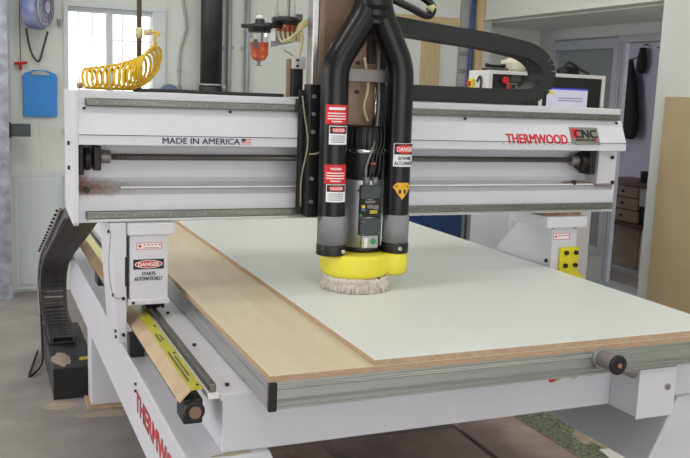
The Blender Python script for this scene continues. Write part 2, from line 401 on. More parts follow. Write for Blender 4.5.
b = bmesh.new(); bx(b, .655, .672, YA+.004, YA+.10, ZA0, ZA1); obj('extrusion_corner', b, MALUS, base)
b = bmesh.new(); bx(b, .652, .674, YA-.006, YA+.010, ZA0-.003, ZA1-.001); obj('end_cap', b, MBLACK, base, 0.003, 'black plastic end cap')
b = bmesh.new(); bx(b, 2.12, 2.165, YA+.10, 5.0, ZA0+.002, ZA1); obj('side_extrusion', b, MALUS, base, 0.002)
b = bmesh.new(); bx(b, .70, 2.12, YA+.10, 5.0, ZA0+.03, ZA1); obj('table_bed', b, MDARK, base)
# linear rail, rack and yellow cover on the left side (and a plain rail on the right)
rl = box('linear_rail', (.547, .565, YF+.02, YE, .81, .832), MRAIL, base, 0.002)
box('rail_seat', (.541, .572, YF+.012, YE, .795, .81), MWPR, base)
box('linear_rail', (2.255, 2.273, YF+.02, YE, .81, .832), MRAIL, base, 0.002)
cov = obj('rail_cover', prism(bmesh.new(), [(.466, .792), (.497, .822), (.499, .820), (.469, .790)], 'y', 2.13, YE), MGOLD, base, label='shiny brass-coloured outer flap of the rail cover')
cv2 = obj('rail_cover', prism(bmesh.new(), [(.497, .822), (.531, .824), (.531, .8215), (.499, .820)], 'y', 2.13, YE), MYELL, base, label='yellow printed top flap of the rail cover')
for y in (2.16, 2.45, 2.75, 3.6): bolt(cv2, (.522, y, .820), 'z', .004)
# worn lines of print on the yellow flap
for k, (y, wd) in enumerate(((2.33, .30), (2.62, .10))):
    for j in range(2): plate('print_line', MDRV, cv2, (.507+.011*j, y, .8242), (0, -1, 0), (1, 0, 0), wd*(.9-.3*j), .004, .0004)
box('roller_block', (.480, .532, 2.135, 2.22, .726, .795), MBLACK, base, 0.006)
rb = cylo('roller', (.505, 2.112, .768), (.505, 2.135, .768), .027, MDARK, base, n=24, bevel=.003)
cylo('roller_hub', (.505, 2.106, .768), (.505, 2.112, .768), .016, mat('worn_hub', (140, 112, 98), .5, .4), rb, n=18)
box('guide_lip', (.475, .480, 2.22, YE, .772, .795), MDARK, base)
box('roller_block', (.492, .53, 3.95, 4.05, .69, .785), MBLACK, base, 0.004)
box('roller_block', (.482, .535, 3.00, 3.06, .646, .725), MBLACK, base, 0.004)
for y in (2.17, 2.55, 2.95): bolt(base, (.605, y, .811), 'z', .006)
for y, z in ((2.85, .60), (2.85, .575)): bolt(base, (.479, y, z), 'x', .005)
# lettering along the side of the frame
lettering('THERMWOOD', MREDF, sbL, (.4795, 2.46, .545), (0, -1, 0), ZU, .80, .070, bold=.035)
# junction box on the right of the front beam and the fitting before it
jb = box('junction_box', (1.845, 1.985, 1.985, YF, .645, .798), MW, base, 0.004)
box('box_lid', (1.842, 1.988, 1.978, 1.985, .642, .800), MW, jb, 0.002)
cylo('hole_plug', (1.952, 1.972, .738), (1.952, 1.979, .738), .010, MSTEEL, jb, n=16)
vf = cylo('vacuum_fitting', (1.672, YA+.01, .860), (1.672, 1.892, .860), .025, MGREY, base, n=24, bevel=.003)
cylo('fitting_flange', (1.672, YA-.010, .860), (1.672, YA+.006, .860), .031, MALU, vf, n=24)
cylo('fitting_cap', (1.672, 1.880, .860), (1.672, 1.893, .860), .029, MBLACK, vf, n=24, bevel=.004)
cylo('fitting_screw', (1.672, 1.876, .860), (1.672, 1.881, .860), .007, MRUST, vf, n=12)
obj('lever', tube(bmesh.new(), [(1.68, 1.915, .850), (1.715, 1.910, .835), (1.752, 1.905, .820)], [.010, .013, .014], 8), MGREY, vf)
# crumpled tubing under the extrusion
for k in range(2):
    pts = [(1.50+.018*i+.01*k, 1.995+.010*math.sin(i*2+k), .801+.005*math.sin(i*1.7+k*2)) for i in range(10)]
    obj('air_tube', tube(bmesh.new(), smooth_path(pts, 3), .005, 6), MGREY if k == 0 else MCREAM, base)
cylo('tube_clip', (1.515, 1.985, .797), (1.53, 1.985, .797), .006, MRED, base, n=8)

# ------------------------------------------------------------------ boards on the table
ply = thing('plywood_board', (1.41, 3.45, .883), 'plywood spoil board lying on the aluminium-edged router table, bare along one side', 'board')
box('veneer', (.655, 2.166, YA, 4.98, .8985, .900), MPLY, ply); box('core', (.655, 2.166, YA, 4.98, .883, .8985), MPLYE, ply)
sh = thing('laminated_sheet', (1.55, 3.18, .900), 'large white laminated panel lying on the plywood board under the brush', 'panel')
box('laminate', (.940, 2.165, YA, 3.38, .9155, .917), MSHEET, sh); box('core', (.940, 2.165, YA, 3.38, .900, .9155), MCORE, sh)
sh2 = thing('laminated_sheet', (1.55, 3.9, .900), 'white laminated panel on the plywood board beyond the thin seam, past the gantry', 'panel')
box('laminate', (.940, 2.165, 3.383, 4.60, .9155, .917), MSHEET, sh2); box('core', (.940, 2.165, 3.383, 4.60, .900, .9155), MCORE, sh2)

# ================================================================== GANTRY
GX0, GX1, GY = .292, 2.465, 2.90
g = thing('gantry_bridge', (1.38, 3.0, .81), 'white gantry bridge with red lettering spanning the router table', 'gantry')
ZT = 1.572
def rusty(name, spots):
    M = mat(name, (214, 214, 219), 0.38, var=0.03, scale=3); nt = M.node_tree; b = nt.nodes['Principled BSDF']
    src = b.inputs['Base Color'].links[0].from_socket
    tc = nt.nodes.new('ShaderNodeTexCoord'); no = nt.nodes.new('ShaderNodeTexNoise'); no.inputs['Scale'].default_value = 55; no.inputs['Detail'].default_value = 6
    nt.links.new(tc.outputs['Object'], no.inputs['Vector'])
    for (px, py, pz, rx, ry, rz) in spots:
        mp = nt.nodes.new('ShaderNodeMapping'); mp.vector_type = 'TEXTURE'
        mp.inputs['Location'].default_value = (px, py, pz); mp.inputs['Scale'].default_value = (rx, ry, rz)
        nt.links.new(tc.outputs['Object'], mp.inputs['Vector'])
        ln = nt.nodes.new('ShaderNodeVectorMath'); ln.operation = 'LENGTH'; nt.links.new(mp.outputs['Vector'], ln.inputs[0])
        ad = nt.nodes.new('ShaderNodeMath'); ad.operation = 'ADD'; nt.links.new(ln.outputs['Value'], ad.inputs[0]); nt.links.new(no.outputs['Fac'], ad.inputs[1])
        rp = nt.nodes.new('ShaderNodeMapRange'); rp.inputs['From Min'].default_value = 0.75; rp.inputs['From Max'].default_value = 1.65; rp.inputs['To Min'].default_value = 0.9; rp.inputs['To Max'].default_value = 0.0
        nt.links.new(ad.outputs[0], rp.inputs['Value'])
        mx = nt.nodes.new('ShaderNodeMix'); mx.data_type = 'RGBA'; nt.links.new(rp.outputs['Result'], mx.inputs[0]); nt.links.new(src, mx.inputs[6]); mx.inputs[7].default_value = (*lin((140, 88, 58)), 1)
        src = mx.outputs[2]
    nt.links.new(src, b.inputs['Base Color'])
    return M
MBEAM = rusty('white_paint_rusted', [(.285, 2.93, 1.258, .19, .14, .032), (.31, 2.985, 1.30, .035, .05, .035), (2.34, 2.94, 1.262, .11, .06, .010)])
body = obj('beam', prism(bmesh.new(), [(GY, ZT), (GY, 1.522), (GY+.015, 1.50), (2.985, 1.46), (2.985, 1.285), (2.975, 1.272), (GY+.012, 1.242), (GY, 1.236), (GY, 1.145), (3.16, 1.145), (3.16, ZT)], 'x', GX0+.008, GX1-.008), MBEAM, g, .002)
cover = obj('front_cover', prism(bmesh.new(), [(GY-.001, 1.524), (GY-.043, 1.434), (GY-.044, 1.402), (GY-.038, 1.402), (GY-.037, 1.432), (GY+.008, 1.522)], 'x', GX0+.008, GX1+.006), MW, g, .0012)
box('cover_seam', (GX0+.010, GX1+.004, GY-.0448, GY-.041, 1.4325, 1.4345), MDARK, g)
box('lower_shelf', (.44, GX1-.09, GY+.02, 2.98, 1.2555, 1.2605), MWPR, g)
obj('end_plate', prism(bmesh.new(), [(GY-.044, ZT), (GY-.044, 1.150), (GY-.030, 1.140), (3.10, 1.160), (3.13, 1.19), (3.13, ZT)], 'x', GX0-.009, GX0+.008), MW, g, .003)
obj('end_plate', prism(bmesh.new(), [(GY, ZT), (GY, 1.143), (3.17, 1.143), (3.17, ZT)], 'x', GX1-.010, GX1), MW, g, .003)
box('end_block', (2.375, GX1-.004, GY+.002, 2.99, 1.262, 1.41), MW, g, .003)
for nm, z0, z1 in (('upper_rail', 1.524, 1.549), ('lower_rail', 1.158, 1.184)):
    r_ = box(nm, (.325, 2.452, GY-.018, GY+.004, z0, z1), MRAIL, g, .004)
    for k in range(36): bolt(r_, (.36+k*.0595, GY-.0135, (z0+z1)/2), 'y', .0042, MGREY, 'screw')
box('rail_backing', (.335, 2.40, GY-.006, GY+.002, 1.150, 1.158), MALU, g)
# ball screw
sc = cylo('ball_screw', (.36, 2.935, 1.358), (2.30, 2.935, 1.358), .0105, mat('screw_steel', (112, 109, 106), .4, .5, var=.1), g, n=16)
b = bmesh.new(); pts = []
for k in range(0, 900): a = k*.9; pts.append((.42+k*.0020, 2.935+.0105*math.cos(a), 1.358+.0105*math.sin(a)))
obj('screw_thread', tube(b, pts, .0012, 4), MDARK, sc)
cylo('screw_bearing', (.325, 2.935, 1.352), (.345, 2.935, 1.352), .038, MDARK, g, n=24, bevel=.004)
cylo('screw_bearing', (.375, 2.935, 1.358), (.410, 2.935, 1.358), .022, MGREY, g, n=24, bevel=.004)
box('bearing_block', (.352, .376, 2.905, 2.97, 1.315, 1.395), MDARK, g, .004)
box('bearing_block', (.305, .322, 2.91, 2.975, 1.30, 1.40), MDARK, g, .004)
b = bmesh.new(); cyl(b, (2.295, 2.935, 1.352), (2.33, 2.935, 1.352), .038, n=8); obj('screw_bearing', b, MDARK, g, .005)
cylo('screw_bearing', (2.255, 2.935, 1.356), (2.295, 2.935, 1.356), .021, MGREY, g, n=24, bevel=.004)
box('bearing_block', (2.33, 2.36, 2.90, 2.97, 1.30, 1.40), MDARK, g, .004)
for p in ((.330, GY+.010, 1.252), (2.275, GY+.025, 1.265)): bolt(g, p, 'y', .010)
for p in ((.322, GY-.006, 1.516), (.80, GY-.006, 1.516), (1.72, GY-.006, 1.516), (2.44, GY-.006, 1.514)): bolt(cover, p, 'y', .005)
for p in ((2.44, GY, 1.372), (2.452, GY, 1.268)): bolt(g, p, 'y', .008)
for z in (1.40, 1.32): bolt(g, (GX0-.010, GY+.06, z), 'x', .007)
# rust stains bleeding from the bearing ends along the shelf
b = bmesh.new(); bx(b, 2.24, 2.375, GY+.02, GY+.06, 1.262, 1.2645); bx(b, 2.375, 2.455, GY-.001, GY+.004, 1.258, 1.263); obj('rust_stain', b, MRUST, g)
# lettering on the cover
nv = Vector((0, -.042, -.090)).normalized()   # down the slanted face
upc = -nv
lettering('THERMWOOD', MREDT, cover, (2.034, 2.8622, 1.4455), XR, upc, .290, .040, bold=.042, thick=.0004)
badge = plate('badge', MBADGE, cover, (2.266, 2.8690, 1.4600), XR, upc, .140, .074, .002, label='grey badge with CNC lettering')
cc = Vector((2.266, 2.8690, 1.4600)); nn = Vector(XR).cross(upc)
plate('badge_square', MRED, badge, cc+Vector((-.046, 0, 0))+upc*.010+nn*.0018, XR, upc, .034, .040, .0006)
lettering('CNC', MBPR, badge, cc+Vector((.004, 0, 0))+upc*.008+nn*.0028, XR, upc, .112, .036, bold=.028)
lettering('INNOVATORS', MDRV, badge, cc+Vector((.0, 0, 0))-upc*.018+nn*.0026, XR, upc, .095, .010, bold=.01)
plate('badge_dot', MRED, badge, cc+Vector((.051, 0, 0))-upc*.018+nn*.002, XR, upc, .008, .018, .0006)
lettering('MADE IN AMERICA', MNAVY, cover, (.695, GY-.0442, 1.4185), XR, ZU, .262, .020, bold=.012)
fl = plate('flag', MWPR, cover, (.848, GY-.0440, 1.4190), XR, ZU, .034, .020, .001, label='small striped flag sticker')
for k in range(4): plate('flag_stripe', MRED, fl, (.848, GY-.0448, 1.4113+.0052*k), XR, ZU, .034, .0026, .0005)
plate('flag_canton', MNAVY, fl, (.838, GY-.0452, 1.4240), XR, ZU, .014, .010, .0005)
lettering('. . . . . . . . . .', MGREY, cover, (2.05, GY-.0442, 1.425), XR, ZU, .36, .003)
# left leg
lg = box('leg_box', (.463, .590, 2.88, 3.12, .873, 1.105), MW, g, .004)
box('leg_cap', (.454, .608, 2.865, 3.14, 1.104, 1.145), MW, lg, .004)
box('leg_flange', (.456, .595, 2.874, 3.12, .866, .884), MW, lg, .003)
LGY = 2.8798
plate('warning_label', MWPR, lg, (.526, LGY, 1.066), XR, ZU, .082, .022, .0006)
for d in ((0, .0105, .082, .0016), (0, -.0105, .082, .0016)): plate('label_border', MRED, lg, (.526, LGY-.0006, 1.066+d[1]), XR, ZU, d[2], d[3], .0005)
for d in (-.0405, .0405): plate('label_border', MRED, lg, (.526+d, LGY-.0006, 1.066), XR, ZU, .0016, .022, .0005)
plate('label_mark', MRED, lg, (.496, LGY-.0006, 1.066), XR, ZU, .010, .010, .0006, True)
for k in range(5): plate('label_mark', MREDF, lg, (.512+.012*k, LGY-.0006, 1.070), XR, ZU, .006, .004, .0005)
plate('label_mark', MREDF, lg, (.535, LGY-.0006, 1.060), XR, ZU, .05, .002, .0005)
dg = plate('danger_sign', MBPR, lg, (.525, LGY, 1.004), XR, ZU, .102, .034, .0008, label='black danger sign with a red oval')
plate('sign_oval', MWPR, dg, (.525, LGY-.0008, 1.004), XR, ZU, .092, .027, .0004, True)
plate('sign_oval', MRED, dg, (.525, LGY-.0012, 1.004), XR, ZU, .086, .023, .0004, True)
lettering('DANGER', MWPR, dg, (.525, LGY-.0022, 1.004), XR, ZU, .070, .013, bold=.025)
lettering('STARTS', MBPR, lg, (.525, LGY-.0006, .972), XR, ZU, .046, .0115, bold=.02)
lettering('AUTOMATICALLY', MBPR, lg, (.525, LGY-.0006, .955), XR, ZU, .094, .0125, bold=.02)
for x in (.485, .571): bolt(lg, (x, 2.887, 1.098), 'z', .006)
for x in (.473,): bolt(lg, (x, 2.873, .875), 'y', .005)
b = bmesh.new()
for k in range(7): cyl(b, (.535+.008*k, 2.93+.01*(k % 3), .838), (.535+.008*k, 2.93+.01*(k % 3), .872), .006, n=8)
obj('rail_wiper', b, MDARK, g)
box('rail_carriage', (.535, .578, 2.95, 3.10, .833, .866), MDARK, g, .003)
lp = obj('leg_side_plate', prism(bmesh.new(), [(.398, 1.145), (.424, .735), (.453, .735), (.453, 1.145)], 'y', 2.885, 3.14), MW, g, .003)
for z in (1.115, .90, .775, .755): bolt(lp, (.398+(1.145-z)*.063, 2.90, z), 'x', .006)
for z in (.89, .765): bolt(lp, (.442, 2.882, z), 'y', .006)
box('side_slot', (.448, .4535, 2.883, 2.887, .93, 1.03), MDARK, lp)
obj('leg_wire', tube(bmesh.new(), smooth_path([(.402, 2.88, 1.12), (.394, 2.875, 1.0), (.408, 2.878, .905), (.430, 2.88, .89)], 6), .0013, 5), MGREY, lp)
# right leg: box with a tapering side
rg = obj('leg_box', hexa(bmesh.new(), [(2.176, 2.90, .845), (2.306, 2.90, .845), (2.306, 3.42, .845), (2.176, 3.42, .845), (2.168, 2.90, 1.09), (2.290, 2.90, 1.09), (2.290, 3.12, 1.09), (2.168, 3.12, 1.09)]), MW, g, .004)
box('leg_cap', (2.122, 2.322, 2.875, 3.14, 1.084, 1.130), MW, rg, .004)
box('leg_shim', (2.14, 2.32, 2.92, 3.12, 1.130, 1.145), MRUST, rg)
RGY = 2.8998
plate('warning_label', MWPR, rg, (2.215, RGY, 1.046), XR, ZU, .082, .026, .0006)
for d in (.0125, -.0125): plate('label_border', MRED, rg, (2.215, RGY-.0006, 1.046+d), XR, ZU, .082, .0022, .0005)
for d in (-.0405, .0405): plate('label_border', MRED, rg, (2.215+d, RGY-.0006, 1.046), XR, ZU, .0022, .026, .0005)
plate('label_mark', MRED, rg, (2.187, RGY-.0006, 1.046), XR, ZU, .011, .011, .0006, True)
for k in range(5): plate('label_mark', MREDF, rg, (2.203+.011*k, RGY-.0006, 1.049), XR, ZU, .006, .006, .0005)
yb = obj('yellow_bracket', prism(bmesh.new(), [(2.207, .85), (2.207, 1.000), (2.302, 1.000), (2.302, .90), (2.345, .86), (2.345, .85)], 'y', 2.888, 2.8995), MYELP, rg, .002, 'bright yellow bracket with four black bolts')
for x in (2.235, 2.284):
    for z in (.978, .925): bolt(yb, (x, 2.884, z), 'y', .0095, MBLACK)
bolt(rg, (2.171, 2.93, .94), 'x', .008)
for x in (2.165, 2.275): bolt(rg, (x, 2.893, 1.085), 'z', .006)
box('leg_carriage', (2.24, 2.29, 2.92, 3.10, .833, .845), MDARK, g)

# ================================================================== SPINDLE CARRIAGE
HY = 2.72
c = thing('spindle_carriage', (1.2, 2.80, .917), 'router spindle carriage with brown mounting plate and silver guide rail on the gantry', 'spindle')
box('mounting_plate', (1.100, 1.318, 2.825, 2.85, 1.445, 2.05), MCLAD, c, .002)
box('back_plate', (1.03, 1.38, 2.8505, 2.8545, 1.19, 1.60), MBLACK, c, .003)
box('side_plate', (1.0785, 1.100, 2.80, 2.857, 1.55, 2.05), MCLAD, c, .002)
box('guide_rail', (1.056, 1.078, 2.800, 2.857, 1.50, 2.05), MALUS, c, .004)
box('slide_bracket', (1.048, 1.0995, 2.79, 2.850, 1.165, 1.62), MBLACK, c, .003)
for z in (1.58, 1.52, 1.46, 1.30, 1.22): bolt(c, (1.062, 2.785, z), 'y', .007, MGREY)
b = bmesh.new(); bx(b, 1.034, 1.048, 2.835, 2.850, 1.17, 1.55); obj('slide_cover', b, MDARK, c, .002)
box('cross_bracket', (1.15, 1.33, 2.765, 2.785, 1.635, 1.680), MGREY, c, .003)
box('bracket_arm', (1.15, 1.17, 2.785, 2.825, 1.635, 1.68), MGREY, c); box('bracket_arm', (1.30, 1.318, 2.785, 2.825, 1.635, 1.68), MGREY, c)
for z in (1.60, 1.70): bolt(c, (1.235, 2.822, z), 'y', .007)
box('saddle_block', (1.03, 1.08, 2.8545, 2.8815, 1.527, 1.57), MDARK, c)
# motor
SX, SY = 1.256, 2.790
b = bmesh.new(); lathe(b, (SX, SY), [(.070, 1.405), (.072, 1.41), (.072, 1.478), (.066, 1.486)], 40)
mo = obj('motor_top', b, MBLACK, c)
b = bmesh.new()
for k in range(24):
    a = 2*math.pi*k/24; p = Vector((SX+.072*math.cos(a), SY+.072*math.sin(a), 0))
    cyl(b, (p.x, p.y, 1.41), (p.x, p.y, 1.478), .004, n=6)
obj('cooling_fins', b, MBLACK, mo)
obj('motor_ring', lathe(bmesh.new(), (SX, SY), [(.073, 1.393), (.075, 1.395), (.075, 1.405), (.073, 1.407)], 40), MSTEEL, c)
obj('motor_body', lathe(bmesh.new(), (SX, SY), [(.070, 1.30), (.071, 1.302), (.071, 1.392), (.070, 1.394)], 40), MBLACK, c)
MSIL = mat('satin_silver', (178, 178, 184), .35, .7, var=.05, scale=6)
obj('motor_housing', lathe(bmesh.new(), (SX, SY), [(.072, 1.062), (.074, 1.064), (.074, 1.298), (.072, 1.30)], 40), MSIL, c)
obj('motor_flange', lathe(bmesh.new(), (SX, SY), [(.076, 1.048), (.078, 1.049), (.078, 1.061), (.076, 1.063)], 40), MBLACK, c)
bolt(c, (SX-.040, 2.727, 1.265), 'y', .004)
dr = box('driver_box', (1.218, 1.296, 2.712, 2.74, 1.235, 1.285), MDRV, c, .004)
dr2 = box('valve_block', (1.218, 1.296, 2.716, 2.74, 1.170, 1.235), MDARK, c, .003)
for d, mm in (((1.238, 1.274, 1.222, 1.230), MGREY), ((1.224, 1.238, 1.195, 1.204), mat('blue_tag', (90, 130, 170), .5)), ((1.224, 1.236, 1.205, 1.215), MYELP), ((1.256, 1.284, 1.185, 1.196), MYELL), ((1.246, 1.266, 1.203, 1.216), MGREY), ((1.268, 1.288, 1.200, 1.214), MGREY)):
    box('valve_label', (d[0], d[1], 2.714, 2.7165, d[2], d[3]), mm, dr2)
bolt(dr2, (1.220, 2.714, 1.180), 'y', .005, MGRN, 'green_light')
dr3 = box('driver_box', (1.218, 1.298, 2.708, 2.74, 1.108, 1.168), MDRV, c, .004)
for x in (1.228, 1.288):
    for z in (1.116, 1.16): bolt(dr3, (x, 2.705, z), 'y', .003, MGREY, 'screw')
pb = box('port_block', (1.228, 1.291, 2.712, 2.74, 1.062, 1.108), MSIL, c, .003)
plate('green_sticker', MGRN, pb, (1.272, 2.7118, 1.087), XR, ZU, .022, .022, .0008, True)
box('port', (1.236, 1.250, 2.7105, 2.713, 1.066, 1.10), MWPR, pb)
bolt(c, (1.232, 2.715, 1.078), 'y', .005, MYELL)
for k in range(2):
    cylo('connector', (1.240+.032*k, 2.722, 1.286), (1.240+.032*k, 2.722, 1.312), .013, MGREY, c, n=14)
for k in range(4):
    xx = 1.238+.013*k
    pts = [(xx, 2.722, 1.30), (xx-.006+.004*k, 2.712, 1.345), (xx+.010, 2.715, 1.39), (xx+.028, 2.725, 1.44), (1.295+.006*k, 2.765, 1.56), (1.300+.008*k, 2.79, 1.70), (1.305+.008*k, 2.81, 2.02)]
    obj('cable', tube(bmesh.new(), smooth_path(pts, 6), .0055 if k < 2 else .0045, 6), (MGREY, MBLACK, MBLACK, MBLACK)[k], c)
b = bmesh.new(); bx(b, 1.246, 1.266, 2.706, 2.716, 1.325, 1.37); obj('terminal', b, MDARK, c, .002)
b = bmesh.new(); bx(b, 1.248, 1.264, 2.703, 2.707, 1.357, 1.362); obj('terminal_wire', b, mat('orange_wire', (210, 90, 50), .5), c)
obj('cable', tube(bmesh.new(), smooth_path([(1.10, 2.785, 1.60), (1.09, 2.765, 1.56), (1.098, 2.765, 1.50)], 6), .003, 6), MTUBD, c)
obj('cable', tube(bmesh.new(), smooth_path([(1.036, 2.83, 1.58), (1.040, 2.815, 1.52), (1.044, 2.785, 1.42), (1.030, 2.80, 1.30), (1.036, 2.815, 1.20)], 6), .003, 6), MTUBD, c)
obj('cable', tube(bmesh.new(), smooth_path([(1.046, 2.775, 1.385), (1.075, 2.765, 1.39), (1.096, 2.765, 1.42), (1.10, 2.77, 1.45)], 6), .003, 6), MTUBD, c)
obj('cable', tube(bmesh.new(), smooth_path([(1.25, 2.80, 1.72), (1.262, 2.79, 1.62), (1.25, 2.79, 1.55), (1.268, 2.79, 1.50)], 6), .005, 6), MCREAM, c)
cylo('slide_shaft', (1.30, 2.80, 1.46), (1.30, 2.80, 1.62), .010, MSTEEL, c, n=14)
box('coupling', (1.265, 1.29, 2.79, 2.82, 1.70, 1.86), MDARK, c, .002)

# ---- dust shroud, brush and hoses: one hood assembly
d = thing('dust_hood', (1.235, 2.76, .917), 'yellow dust hood with round brush fed by two black suction hoses', 'dust hood')
# rounded outline: big circle round the spindle with a lobe at the right hose
CX, CY, CR = 1.222, 2.755, .121; LX, LY, LR = 1.352, 2.722, .056
pts = []
def outline(off=0.0):
    dx, dy = LX-CX, LY-CY; D = math.hypot(dx, dy); th = math.atan2(dy, dx); R1, R2 = CR+off, LR+off
    # intersection angles of the two circles
    a1 = math.acos(max(-1, min(1, (R1*R1+D*D-R2*R2)/(2*R1*D)))); a2 = math.pi-math.acos(max(-1, min(1, (R2*R2+D*D-R1*R1)/(2*R2*D))))
    P = []
    for k in range(37): t = th+a1+(2*math.pi-2*a1)*k/36; P.append((CX+R1*math.cos(t), CY+R1*math.sin(t)))
    for k in range(1, 16): t = th-a2+(2*a2)*k/16; P.append((LX+R2*math.cos(t), LY+R2*math.sin(t)))
    return P
b = bmesh.new(); rings = []
for off, z in ((-.030, .966), (-.012, .969), (-.003, .977), (0, .988), (0, 1.032), (-.003, 1.042), (-.010, 1.047)):
    rings.append([b.verts.new((x, y, z)) for x, y in outline(off)])
for i in range(len(rings)-1):
    n = len(rings[i])
    for k in range(n):
        f = b.faces.new((rings[i][k], rings[i][(k+1) % n], rings[i+1][(k+1) % n], rings[i+1][k])); f.smooth = True
b.faces.new(rings[0][::-1]); b.faces.new(rings[-1])
shr = obj('shroud', b, MYEL, d)
bolt(shr, (1.262, CY-CR-.001, .972), 'y', .003)
obj('brush_ring', lathe(bmesh.new(), (CX+.006, CY), [(.112, .952), (.114, .953), (.114, .967), (.112, .968)], 40), MBRIS, d)
bolt(d, (CX+.002, CY-.114, .960), 'y', .004, MSTEEL)
b = bmesh.new()
for k in range(800):
    a = 2*math.pi*k/800; rr = .110+random.uniform(-.006, .003); r2 = rr+random.uniform(.004, .014)
    p0 = (CX+.006+rr*math.cos(a), CY+rr*math.sin(a), 0.957); a2 = a+random.uniform(-.02, .02)
    cyl(b, p0, (CX+.006+r2*math.cos(a2), CY+r2*math.sin(a2), .9175), 0.0026, .0022, n=4)
br = obj('bristles', b, MBRIS, d); br['kind'] = 'stuff'
obj('brush_core', lathe(bmesh.new(), (CX+.006, CY), [(.117, .9180), (.106, .957)], 40), MBRIS, d)
HL = (1.116, HY, .0475); HR = (1.360, HY, .0455)
TOP = (1.240, HY)
def hose(nm, h, side):
    x, y, r = h
    K = [Vector((x, y, 1.046)), Vector((x-.008, y, 1.690)), Vector((TOP[0]+side*.022, y, 1.868)), Vector((TOP[0]+side*.012, y, 1.95))]
    pts = [K[0]+(K[1]-K[0])*(q/10)*.93 for q in range(10)]
    for a_, c_, e_ in ((K[0], K[1], K[2]), (K[1], K[2], K[3])):
        p_ = c_+(a_-c_).normalized()*.045; n_ = c_+(e_-c_).normalized()*.045
        pts += [p_*(1-t)**2+c_*2*t*(1-t)+n_*t*t for t in [q/8 for q in range(9)]]
    pts.append(K[3])
    return obj(nm, tube(bmesh.new(), pts, r, 32), MHOSE, d)
h1 = hose('suction_hose', HL, -1); h2 = hose('suction_hose', HR, 1)
obj('hose_junction', tube(bmesh.new(), smooth_path([(TOP[0], HY, 1.825), (TOP[0], HY, 1.865), (TOP[0], HY, 1.925), (TOP[0], HY, 2.05), (TOP[0], HY+.05, 3.19)], 6), [.046]*4+[.056]*4+[.064]*17, 32), MHOSE, d)
for (x, y, r) in (HL, HR):
    cylo('duct_tape', (x, y, 1.082), (x, y, 1.182), r+.0015, MTAPE, d, n=36)
    cylo('hose_collar', (x, y, 1.046), (x, y, 1.083), r+.003, MBLACK, d, n=36, bevel=.002)
bolt(d, (1.142, 2.675, 1.062), 'y', .007, MSTEEL); bolt(d, (1.355, 2.670, 1.066), 'y', .007, MSTEEL)
A1 = -math.pi/2
def facing(h): return math.atan2(0-h[1], 0-h[0])
# stickers on the left hose (axis leans slightly with height)
def hx(side, z):
    t = min(1, max(0, (z-1.046)/.574)); return (HL[0]-.006*t*t if side < 0 else HR[0]-.006*t*t)
def sticker(side, z, wd, ht, kind, du=0.0):
    r = (HL if side < 0 else HR)[2]+.0008; x = hx(side, z); a = facing((x, HY)) + .20*(1 if side < 0 else 1) + du
    B = (x, HY, r, a)
    if kind == 'red':
        s = wrap('warning_sticker', MRED, d, B, z, wd, ht, label='red warning sticker with white print'); B2 = (x, HY, r+.0014, a)
        wrap('print_line', MWPR, s, B2, z+ht*.30, wd*.72, ht*.13, .0003) if du else lettering('WARNING', MWPR, s, (0, 0, z+ht*.28), None, None, wd*.5, ht*.13, .03, bend=B2, thick=.0004)
        for k in range(4): wrap('print_line', MWPR, s, B2, z+ht*(.06-.14*k), wd*(.82 if k < 3 else .45), ht*.055, .0003)
    elif kind == 'danger':
        s = wrap('danger_sticker', MWPR, d, B, z, wd, ht, label='white danger sticker with a red oval'); B2 = (x, HY, r+.0013, a); B3 = (x, HY, r+.0019, a)
        wrap('sign_header', MBPR, s, B2, z+ht*.27, wd*.94, ht*.38, .0003)
        el = (wd*.40, lambda u: ht*.145*math.sqrt(max(.0004, 1-(u/(wd*.40))**2)), lambda u: -ht*.145*math.sqrt(max(.0004, 1-(u/(wd*.40))**2)))
        wrap('sign_oval', MRED, s, (x, HY, r+.0017, a), z+ht*.27, 0, 0, .0003, el)
        lettering('DANGER', MWPR, s, (0, 0, z+ht*.27), None, None, wd*.62, ht*.17, .010, bend=(x, HY, r+.0025, a), thick=.0003)
        for k in range(4): wrap('print_line', MBPR, s, B2, z-ht*(.04+.11*k), wd*.75, ht*.03, .0003)
    elif kind == 'beware':
        s = wrap('danger_sticker', MWPR, d, B, z, wd, ht, label='large white danger sticker with bold black lettering'); B2 = (x, HY, r+.0013, a)
        wrap('sign_header', MBPR, s, B2, z+ht*.25, wd*.96, ht*.46, .0003)
        el = (wd*.45, lambda u: ht*.19*math.sqrt(max(.0004, 1-(u/(wd*.45))**2)), lambda u: -ht*.19*math.sqrt(max(.0004, 1-(u/(wd*.45))**2)))
        wrap('sign_oval', MRED, s, (x, HY, r+.0017, a), z+ht*.25, 0, 0, .0003, el)
        lettering('DANGER', MWPR, s, (0, 0, z+ht*.25), None, None, wd*.74, ht*.20, .015, bend=(x, HY, r+.0025, a), thick=.0003)
        lettering('BEWARE', MBPR, s, (0, 0, z-ht*.14), None, None, wd*.60, ht*.16, .010, bend=B2, thick=.0006)
        lettering('AUTOMATIC', MBPR, s, (0, 0, z-ht*.36), None, None, wd*.92, ht*.16, .010, bend=B2, thick=.0006)
sticker(-1, 1.524, .080, .064, 'red', .001); sticker(-1, 1.456, .066, .062, 'danger', .14)
sticker(-1, 1.326, .080, .064, 'red'); sticker(-1, 1.262, .072, .060, 'danger', .08)
sticker(1, 1.392, .086, .080, 'beware', .36)
x = hx(1, 1.27); a = facing((x, HY))+.42; r = HR[2]+.0008
arrow = (.034, lambda u: .010+.014*min(1, (.034-abs(u))/.012), lambda u: (-.034+1.2*abs(u)) if abs(u) < .021 else (-.005+.9*(abs(u)-.021)))
ar = wrap('arrow_sticker', MYELL if False else mat('amber_sticker', (236, 178, 30), .4), d, (x, HY, r, a), 1.272, 0, 0, .0012, arrow, 'amber arrow sticker')
